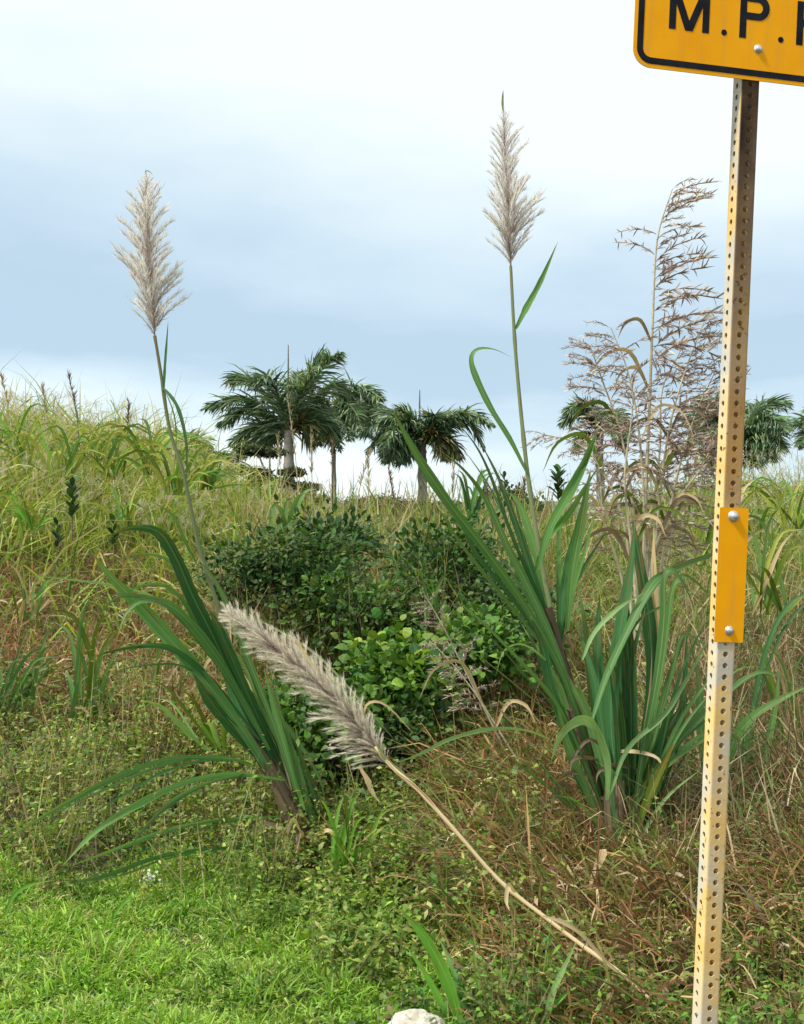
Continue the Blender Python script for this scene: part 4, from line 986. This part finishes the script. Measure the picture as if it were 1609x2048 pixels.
for (px, a, c, Y, lab, w, dk) in [
    (795, 1080, 935, 11, 'dark seed stalk left of the middle palm trunk', 7, True), (985, 1060, 945, 10, 'dark seed stalk on the ridge right of the middle palm', 9, True),
    (1045, 1050, 960, 10, 'short dark seed stalk beside the tall cane stem', 8, True), (665, 1060, 880, 12, 'dark drooping stalk below the yellowing palm', 9, True),
    (710, 1060, 900, 11, 'thin dry stalk between the two left palms', 5, False), (600, 1060, 790, 11, 'tall thin dry stalk crossing the biggest palm crown', 4, False),
    (625, 1060, 860, 10.5, 'dry stalk in front of the biggest palm trunk, right side', 4, False), (740, 1080, 910, 10.5, 'leaning dry stalk above the brown ridge', 4, False),
    (565, 1050, 870, 11, 'dry stalk in front of the biggest palm trunk, left side', 4, False), (160, 900, 745, 12, 'tall dark seed stalk on the left skyline', 5, True),
    (95, 900, 770, 12, 'seed stalk at the left skyline, second from the edge', 4, False), (255, 900, 805, 12, 'short forked stalk left of the tall plume stem', 4, True),
    (25, 880, 750, 12, 'seed stalk nearest the left edge of the skyline', 4, False), (1400, 1000, 880, 10, 'pale seed stalk just left of the post', 5, False),
    (905, 1070, 925, 10, 'thin seed stalk right of the middle palm trunk', 4, False)]:
    ridge_stalk(px, a, c, Y, lab, w, dk)

# ------------------------------------------------------------------ ground cover, scattered
def scatter(n, y0, y1, margin=.42, pw=1.0):
    y = y0 + (y1 - y0) * rng.random(n) ** pw
    x = (rng.random(n) * 2 - 1) * (margin * y + .2)
    return x, y
def pxy(x, y):
    z = terrain(x, y); return 804.5 + x / y * F, 1024 - (z - CH) / y * F, z
def stuff(name, A, mat, label, cat):
    o = link(name, A.mesh(name), mat); prop(o, label, cat, kind='stuff'); return o
def keep(*a, m): return [q[m] for q in a]
def lawn_w(px, py):
    """1 in the bright lawn at the lower left, fading into weeds"""
    edge = 1700 + 60 * np.sin(px / 90) + sstep(150, 900, px) * 230
    return sstep(-70, 60, py - edge)
def rockfree(x, y): return np.hypot(x - .035, (y - 3.2) * .55) > .085
def right_brown(px, py): return sstep(880, 960, px) * sstep(1180, 1260, py) * .7 * (py < 1400) + sstep(800, 960, px + (py - 1500) * -.15) * sstep(1300, 1400, py)

# 1 lawn: short blades and creeping leaves
A = Acc()
x, y = scatter(260000, 2.3, 6.0, .46, .9); px, py, z = pxy(x, y)
m = (rng.random(len(x)) < lawn_w(px, py)) & rockfree(x, y) & (px < 1100 + 200 * rng.random(len(x)))
x, y, z, px, py = keep(x, y, z, px, py, m=m); n = len(x)
cl = fnoise(x, y, 6, 3); c2 = fnoise(x, y, 17, 4)
P = np.stack([x, y, z - .005], 1)
A.ribbons(P, tuftdir(n, .9, (0, 0)), (.012 + .075 * cl * cl + .03 * c2) * rng.uniform(.6, 1.5, n), rng.uniform(.004, .0085, n), rng.uniform(.2, 1.6, n),
          pal(n, [(.24, .42, .045), (.30, .46, .07), (.17, .33, .035), (.36, .47, .12), (.11, .22, .03), (.42, .37, .18)], jit=.22,
              idx=np.where(rng.random(n) < .55, np.clip((fnoise(x, y, 4.1, 51) * 1.3 - .15) * 5, 0, 4).astype(int), rng.choice(6, n, p=[.22, .2, .2, .15, .13, .10]))), K=3)
x, y = scatter(60000, 2.3, 6.2, .46); px, py, z = pxy(x, y); m = (rng.random(len(x)) < lawn_w(px, py)) & (px < 1100) & rockfree(x, y)
x, y, z, px, py = keep(x, y, z, px, py, m=m); n = len(x)
P = np.stack([x, y, z + .055 * fnoise(x, y, 6, 3) * rng.uniform(.3, 1.1, n)], 1)
A.leaves(P, rng.normal(0, 1, (n, 3)) * [1, 1, .4], rng.normal(0, .5, (n, 3)) + [0, 0, 1], rng.uniform(.010, .026, n), rng.uniform(.005, .011, n),
         pal(n, [(.16, .31, .035), (.22, .38, .05), (.11, .23, .025), (.28, .38, .08)], None, .2))
stuff('lawn_grass', A, M_grass, 'short bright green grass and creeping leaves at the lower left', 'grass')

# 2 weeds belt: stems with small leaves
def weeds(n, y0, y1, wfn, h0, h1, lpp, ll, cols, stemcol, A, margin=.42, bias=(0, 0)):
    x, y = scatter(n, y0, y1, margin); px, py, z = pxy(x, y)
    m = (rng.random(n) < wfn(px, py, x, y)) & rockfree(x, y) ; px = px[m]; x, y, z = keep(x, y, z, m=m); n = len(x)
    hh = rng.uniform(h0, h1, n) * (.30 + 1.9 * fnoise(x, y, 4.2, 5) ** 2)
    hh = hh * np.where((y < 5.15) & (y > 4.4) & (np.abs(px - 625) < 60), .35, 1)
    P = np.stack([x, y, z], 1); D = tuftdir(n, .35, bias)
    A.ribbons(P, D, hh, rng.uniform(.003, .006, n), rng.uniform(0, .5, n), pal(n, stemcol), K=2)
    i = np.repeat(np.arange(n), lpp); k = rng.uniform(.25, 1.05, len(i))
    Pl = P[i] + D[i] * (hh[i] * k)[:, None]
    ci = rng.integers(0, len(cols), n)
    Dl = rng.normal(0, 1, (len(i), 3)) * [1, 1, .45] + [0, 0, .25]
    L_ = rng.uniform(.6, 1.35, len(i)) * ll
    A.leaves(Pl, Dl, rng.normal(0, .5, (len(i), 3)) + [0, 0, 1], L_, L_ * rng.uniform(.35, .6, len(i)), pal(len(i), cols, idx=np.where(rng.random(len(i)) < .6, ci[i], rng.integers(0, len(cols), len(i))), jit=.25))
A = Acc()
WC = [(.17, .27, .035), (.26, .34, .06), (.09, .17, .02), (.36, .38, .12), (.13, .25, .035), (.20, .15, .06)]
wz = lambda px, py, x, y: (.25 + .75 * (fnoise(x, y, 4.5, 31) > .42)) * sstep(1380, 1460, py) * (1 - .8 * lawn_w(px, py)) * (1 - .85 * sstep(620, 850, px))
weeds(17000, 4.4, 7.4, wz, .10, .36, 9, .026, WC, [(.3, .32, .12), (.42, .36, .2)], A)
stuff('low_weeds', A, M_grass, 'knee high tangle of small leaved yellow green weeds behind the lawn', 'weeds')
A = Acc()
wz2 = lambda px, py, x, y: (.25 + .75 * (fnoise(x, y, 5.0, 41) > .45)) * sstep(1880, 1990, py) * sstep(650, 950, px)
weeds(9000, 2.6, 4.3, wz2, .06, .17, 7, .028, [(.08, .19, .02), (.13, .25, .03), (.05, .12, .018), (.20, .30, .06), (.16, .12, .05)], [(.2, .22, .08)], A, .5)
wz3 = lambda px, py, x, y: .9 * sstep(600, 700, px) * (1 - sstep(1000, 1120, px)) * sstep(1560, 1660, py)
weeds(9000, 3.6, 5.6, wz3, .08, .22, 8, .030, WC[:5], [(.2, .22, .08)], A)
wz5 = lambda px, py, x, y: sstep(420, 520, px) * (1 - sstep(760, 860, px)) * sstep(1680, 1730, py) * (1 - sstep(1850, 1930, py))
weeds(9000, 3.8, 5.4, wz5, .05, .13, 8, .02, [(.16, .28, .035), (.10, .20, .025), (.24, .33, .06)], [(.2, .24, .08)], A, .3)
stuff('creeping_weeds', A, M_grass, 'leafy green creeping weeds along the bottom edge around the rock and post', 'weeds')
# general undergrowth over the whole bank so no bare soil shows
A = Acc()
wz4 = lambda px, py, x, y: .8 * (1 - lawn_w(px, py))
weeds(12000, 4.6, 16, wz4, .12, .34, 8, .042, [(.10, .17, .03), (.16, .20, .04), (.06, .11, .02), (.13, .12, .05)], [(.2, .15, .08)], A, .46)
stuff('undergrowth', A, M_grass, 'mixed green and brown undergrowth covering the bank', 'undergrowth')

# 3 brown dry grass, left middle and right
A = Acc()
x, y = scatter(130000, 5.4, 10.5, .45); px, py, z = pxy(x, y)
w_ = sstep(1050, 1150, py) * (1 - sstep(1440, 1520, py)) * (1 - sstep(450, 620, px)) * (.45 + .55 * fnoise(x, y, 1.6, 9)) + .25 * sstep(1100, 1150, py) * (1 - sstep(1300, 1400, py))
m = rng.random(len(x)) < w_; x, y, z = keep(x, y, z, m=m); n = len(x); f = fnoise(x, y, 2.2, 6)
A.ribbons(np.stack([x, y, z], 1), tuftdir(n, .55), rng.uniform(.15, .42, n) * (.5 + f * .8), rng.uniform(.004, .012, n), rng.uniform(.2, 2.4, n),
          pal(n, [(.30, .18, .08), (.38, .24, .12), (.18, .11, .05), (.18, .18, .05), (.11, .16, .03), (.42, .34, .18), (.32, .15, .07)], [3, 2.5, 2, 2, 1.3, .8, 1.5]), K=4)
x, y = scatter(14000, 5.6, 10.5, .45); px, py, z = pxy(x, y)
m = rng.random(len(x)) < sstep(1100, 1200, py) * (1 - sstep(1430, 1520, py)) * (1 - .6 * sstep(450, 620, px)); x, y, z = keep(x, y, z, m=m); n = len(x)
A.ribbons(np.stack([x, y, z + rng.uniform(.02, .25, n)], 1), rng.normal(0, 1, (n, 3)) * [1, .8, .7] + [0, -.2, .35], rng.uniform(.08, .3, n), rng.uniform(.006, .016, n), rng.uniform(.3, 3.5, n),
          pal(n, [(.5, .42, .27), (.34, .25, .15), (.22, .13, .08), (.20, .28, .07), (.12, .22, .04), (.42, .22, .08)], [1.5, 3, 3, 3, 3, .6]), K=4)
stuff('dry_brown_grass', A, M_dry, 'fine reddish brown dry grass across the left middle of the bank', 'grass')
A = Acc()
x, y = scatter(85000, 3.05, 7.5, .47); px, py, z = pxy(x, y)
m = rng.random(len(x)) < right_brown(px, py) * (1 - .75 * sstep(1930, 2030, py)) * (.35 + .65 * fnoise(x, y, 3, 12)); x, y, z, px = keep(x, y, z, px, m=m); n = len(x)
f = fnoise(x, y, 3.2, 8)
A.ribbons(np.stack([x, y, z + rng.uniform(0, .12, n)], 1), tuftdir(n, .55, (-.75, -.1)), rng.uniform(.14, .55, n) * (.45 + f * .8) * (.35 + .65 * sstep(3.4, 4.6, y)), rng.uniform(.003, .010, n), rng.uniform(.1, 2.6, n),
          pal(n, [(.30, .18, .07), (.40, .25, .11), (.17, .09, .04), (.18, .18, .05), (.11, .16, .03), (.46, .38, .22), (.20, .10, .05), (.18, .22, .05)], [3, 2, 3, 3, 2, .8, 1.2, 1.5]), K=3)
x, y = scatter(16000, 3.1, 7.5, .47); px, py, z = pxy(x, y)
m = rng.random(len(x)) < right_brown(px, py) * (1 - .6 * sstep(1930, 2030, py)); x, y, z, px = keep(x, y, z, px, m=m); n = len(x)
A.ribbons(np.stack([x, y, z + rng.uniform(.02, .22, n) * sstep(3.2, 4.4, y)], 1), rng.normal(0, 1, (n, 3)) * [1, .8, .7] + [-.3, -.2, .25], rng.uniform(.06, .22, n), rng.uniform(.005, .014, n), rng.uniform(.3, 3.5, n),
          pal(n, [(.55, .44, .28), (.42, .32, .2), (.22, .14, .08), (.22, .30, .06), (.12, .20, .03), (.62, .55, .4)], [2, 3, 3, 3, 3, .7]), K=4)
wr_ = lambda px, py, x, y: .55 * right_brown(px, py) * (fnoise(x, y, 2.6, 21) > .45)
weeds(9000, 3.2, 7.0, wr_, .08, .24, 8, .024, [(.14, .22, .03), (.20, .26, .05), (.09, .15, .02), (.22, .15, .06)], [(.3, .22, .1)], A)
stuff('dry_leaning_grass', A, M_dry, 'tangled brown and olive grass leaning left under the right hand canes', 'grass')
A = Acc()
x, y = scatter(60000, 4.3, 10, .5); px, py, z = pxy(x, y)
m = rng.random(len(x)) < sstep(1180, 1350, px) * sstep(1150, 1250, py) * (1 - .6 * sstep(1750, 1850, py)) ; x, y, z = keep(x, y, z, m=m); n = len(x); f = fnoise(x, y, 3.2, 8)
A.ribbons(np.stack([x, y, z], 1), tuftdir(n, .35), rng.uniform(.3, .75, n) * (.6 + f * .6), rng.uniform(.004, .013, n), rng.uniform(.2, 2.2, n),
          pal(n, [(.34, .26, .14), (.46, .38, .22), (.17, .12, .07), (.16, .19, .06), (.10, .17, .04), (.56, .50, .33), (.24, .14, .08)], [2.5, 1.6, 2.6, 2.4, 2.6, .8, 2]), K=4)
stuff('tall_dry_grass', A, M_dry, 'tall straw and brown grass standing on both sides of the post', 'grass')

A = Acc()
x, y = scatter(5500, 7.1, 9.2, .2); n = len(x); px, py, z = pxy(x, y)
m = (px > 430) & (px < 1150); x, y, z = keep(x, y, z, m=m); n = len(x)
A.ribbons(np.stack([x, y, z + rng.uniform(0, .5, n)], 1), tuftdir(n, .45, (-.1, 0)), rng.uniform(.25, .75, n), rng.uniform(.004, .012, n), rng.uniform(0, 2.0, n),
          pal(n, [(.30, .20, .10), (.36, .28, .16), (.22, .15, .08), (.16, .24, .05), (.26, .32, .08)]), K=4)
stuff('thicket_stalks', A, M_dry, 'thin brown and green stalks poking through the shrubs', 'stalks')
# 4 tall yellow green grass on the upper slope and skyline
A = Acc()
x, y = scatter(95000, 7.6, 17.5, .47); px, py, z = pxy(x, y)
left = 1 - sstep(420, 760, px); right = sstep(1150, 1380, px)
w_ = sstep(7.2, 9.5, y) * (1 - .85 * left * sstep(1070, 1190, py)) * (.35 + .65 * fnoise(x, y, 1.3, 14)) * (.55 + .45 * left + .2 * right)
m = rng.random(len(x)) < w_; x, y, z, px, left, right = keep(x, y, z, px, left, right, m=m); n = len(x); f = fnoise(x, y, 1.7, 15)
hh = rng.uniform(.2, .62, n) * (.75 + .60 * left + .45 * right) * (.45 + f * .95)
ci = np.where(rng.random(n) < left * .75 + .1, rng.choice(5, n), rng.choice([1, 5, 6, 7, 8], n))
A.ribbons(np.stack([x, y, z], 1), tuftdir(n, .45), hh * 1.5, rng.uniform(.008, .026, n) * (.7 + .3 * left), rng.uniform(.6, 3.4, n),
          pal(n, [(.28, .34, .05), (.20, .30, .035), (.38, .40, .11), (.13, .22, .03), (.45, .42, .18), (.16, .28, .05), (.30, .25, .11), (.40, .34, .18), (.11, .18, .035)], idx=ci), K=4)
n = 2600; px_ = rng.uniform(470, 1160, n); y = rng.uniform(9.5, 13.5, n); x = (px_ - 804.5) / F * y; z = terrain(x, y)
A.ribbons(np.stack([x, y, z], 1), tuftdir(n, .22), rng.uniform(.35, 1.15, n), rng.uniform(.009, .022, n), rng.uniform(.1, 1.6, n),
          pal(n, [(.20, .28, .05), (.32, .32, .10), (.42, .36, .2), (.14, .22, .04), (.25, .18, .1)]), K=5)
stuff('tall_slope_grass', A, M_grass, 'tall yellow green grass covering the upper slope up to the skyline', 'grass')
A = Acc()  # fine pale seed panicles above the skyline
x, y = scatter(4200, 10.5, 16.5, .47); px, py, z = pxy(x, y)
m = rng.random(len(x)) < (1 - sstep(330, 480, px)) + .35 * sstep(1380, 1500, px) + .10; x, y, z = keep(x, y, z, m=m); n = len(x)
D = tuftdir(n, .18, (.05, 0)); hh = rng.uniform(.45, .88, n); P = np.stack([x, y, z], 1)
pts = A.ribbons(P, D, hh, rng.uniform(.003, .005, n), rng.uniform(0, .4, n), pal(n, [(.40, .38, .18), (.30, .30, .12)]), K=3)
i = np.repeat(np.arange(n), 26); k = rng.uniform(0, .34, len(i))
Pp = pts[3][i] + (pts[2][i] - pts[3][i]) * k[:, None]
A.ribbons(Pp, tuftdir(len(i), .7), rng.uniform(.03, .10, len(i)) * (.5 + k * 2), np.full(len(i), .0022), rng.uniform(0, 1, len(i)), pal(len(i), [(.60, .56, .40), (.48, .42, .28), (.66, .60, .50)]), K=2)
stuff('seeding_grass', A, M_plume, 'hazy pale seed heads of grass above the slopes at both sides', 'grass')

# broad arching leaves (guinea grass) on the left skyline as individual tufts
for (px, py, Y, n, h, w, lab, lean) in [
    (40, 930, 11.5, 14, 150, 9, 'yellow green arching tuft nearest the left edge of the skyline', 0), (120, 960, 11, 14, 160, 9, 'yellow arching tuft below the tall dark seed stalk', .1),
    (185, 930, 12, 12, 130, 9, 'lime tuft of curling blades on the left skyline', 0), (230, 960, 11, 14, 140, 9, 'yellow green tuft left of the plume stem base', -.1),
    (300, 950, 10.5, 18, 130, 12, 'wide bladed light green tuft around the tall plume stem', 0), (350, 990, 10, 18, 130, 12, 'light green tuft right of the plume stem with drooping blades', .2),
    (410, 980, 10.5, 16, 110, 10, 'drooping yellow green tuft left of the dark layered tree', .3), (60, 1060, 9.5, 12, 110, 9, 'pale curling tuft on the left slope beside the sapling', 0),
    (250, 1060, 9.3, 12, 100, 9, 'olive tuft on the left slope above the cane leaf tip', 0), (1500, 1080, 9, 14, 150, 10, 'yellow green tuft on the ridge immediately right of the post', .1),
    (1590, 1060, 9, 14, 150, 10, 'pale tuft on the ridge at the right edge', -.1), (1400, 1030, 9.5, 10, 150, 9, 'yellow blades on the ridge immediately left of the post', 0)]:
    tuft(px, py, Y, n + 6, h, w * .7, [M_yellow, M_yellow, M_olive, M_lime, M_dull], lab, lean, .7, group='arching grass tufts on the skyline', droop=1.1)

# tiny white flowers in the lawn
A = Acc()
for (px, py, s) in [(295, 1760, 16), (325, 1772, 18), (275, 1775, 10), (372, 1768, 8), (428, 1930, 8), (300, 1745, 8)]:
    for k in range(s):
        c = at(px + random.gauss(0, 9), py + random.gauss(0, 5), 4.65)
        P = np.tile(np.array(c), (5, 1)); an = np.arange(5) * 1.2566
        A.leaves(P, np.stack([np.cos(an), np.sin(an) * .6, np.sin(an) * .6 + .2], 1), np.tile([0, -.6, 1.], (5, 1)), np.full(5, .007), np.full(5, .005), np.tile([.8, .8, .76], (5, 1)))
stuff('white_wildflowers', A, M_plume, 'tiny white flowers in the grass below the left cane', 'wildflowers')
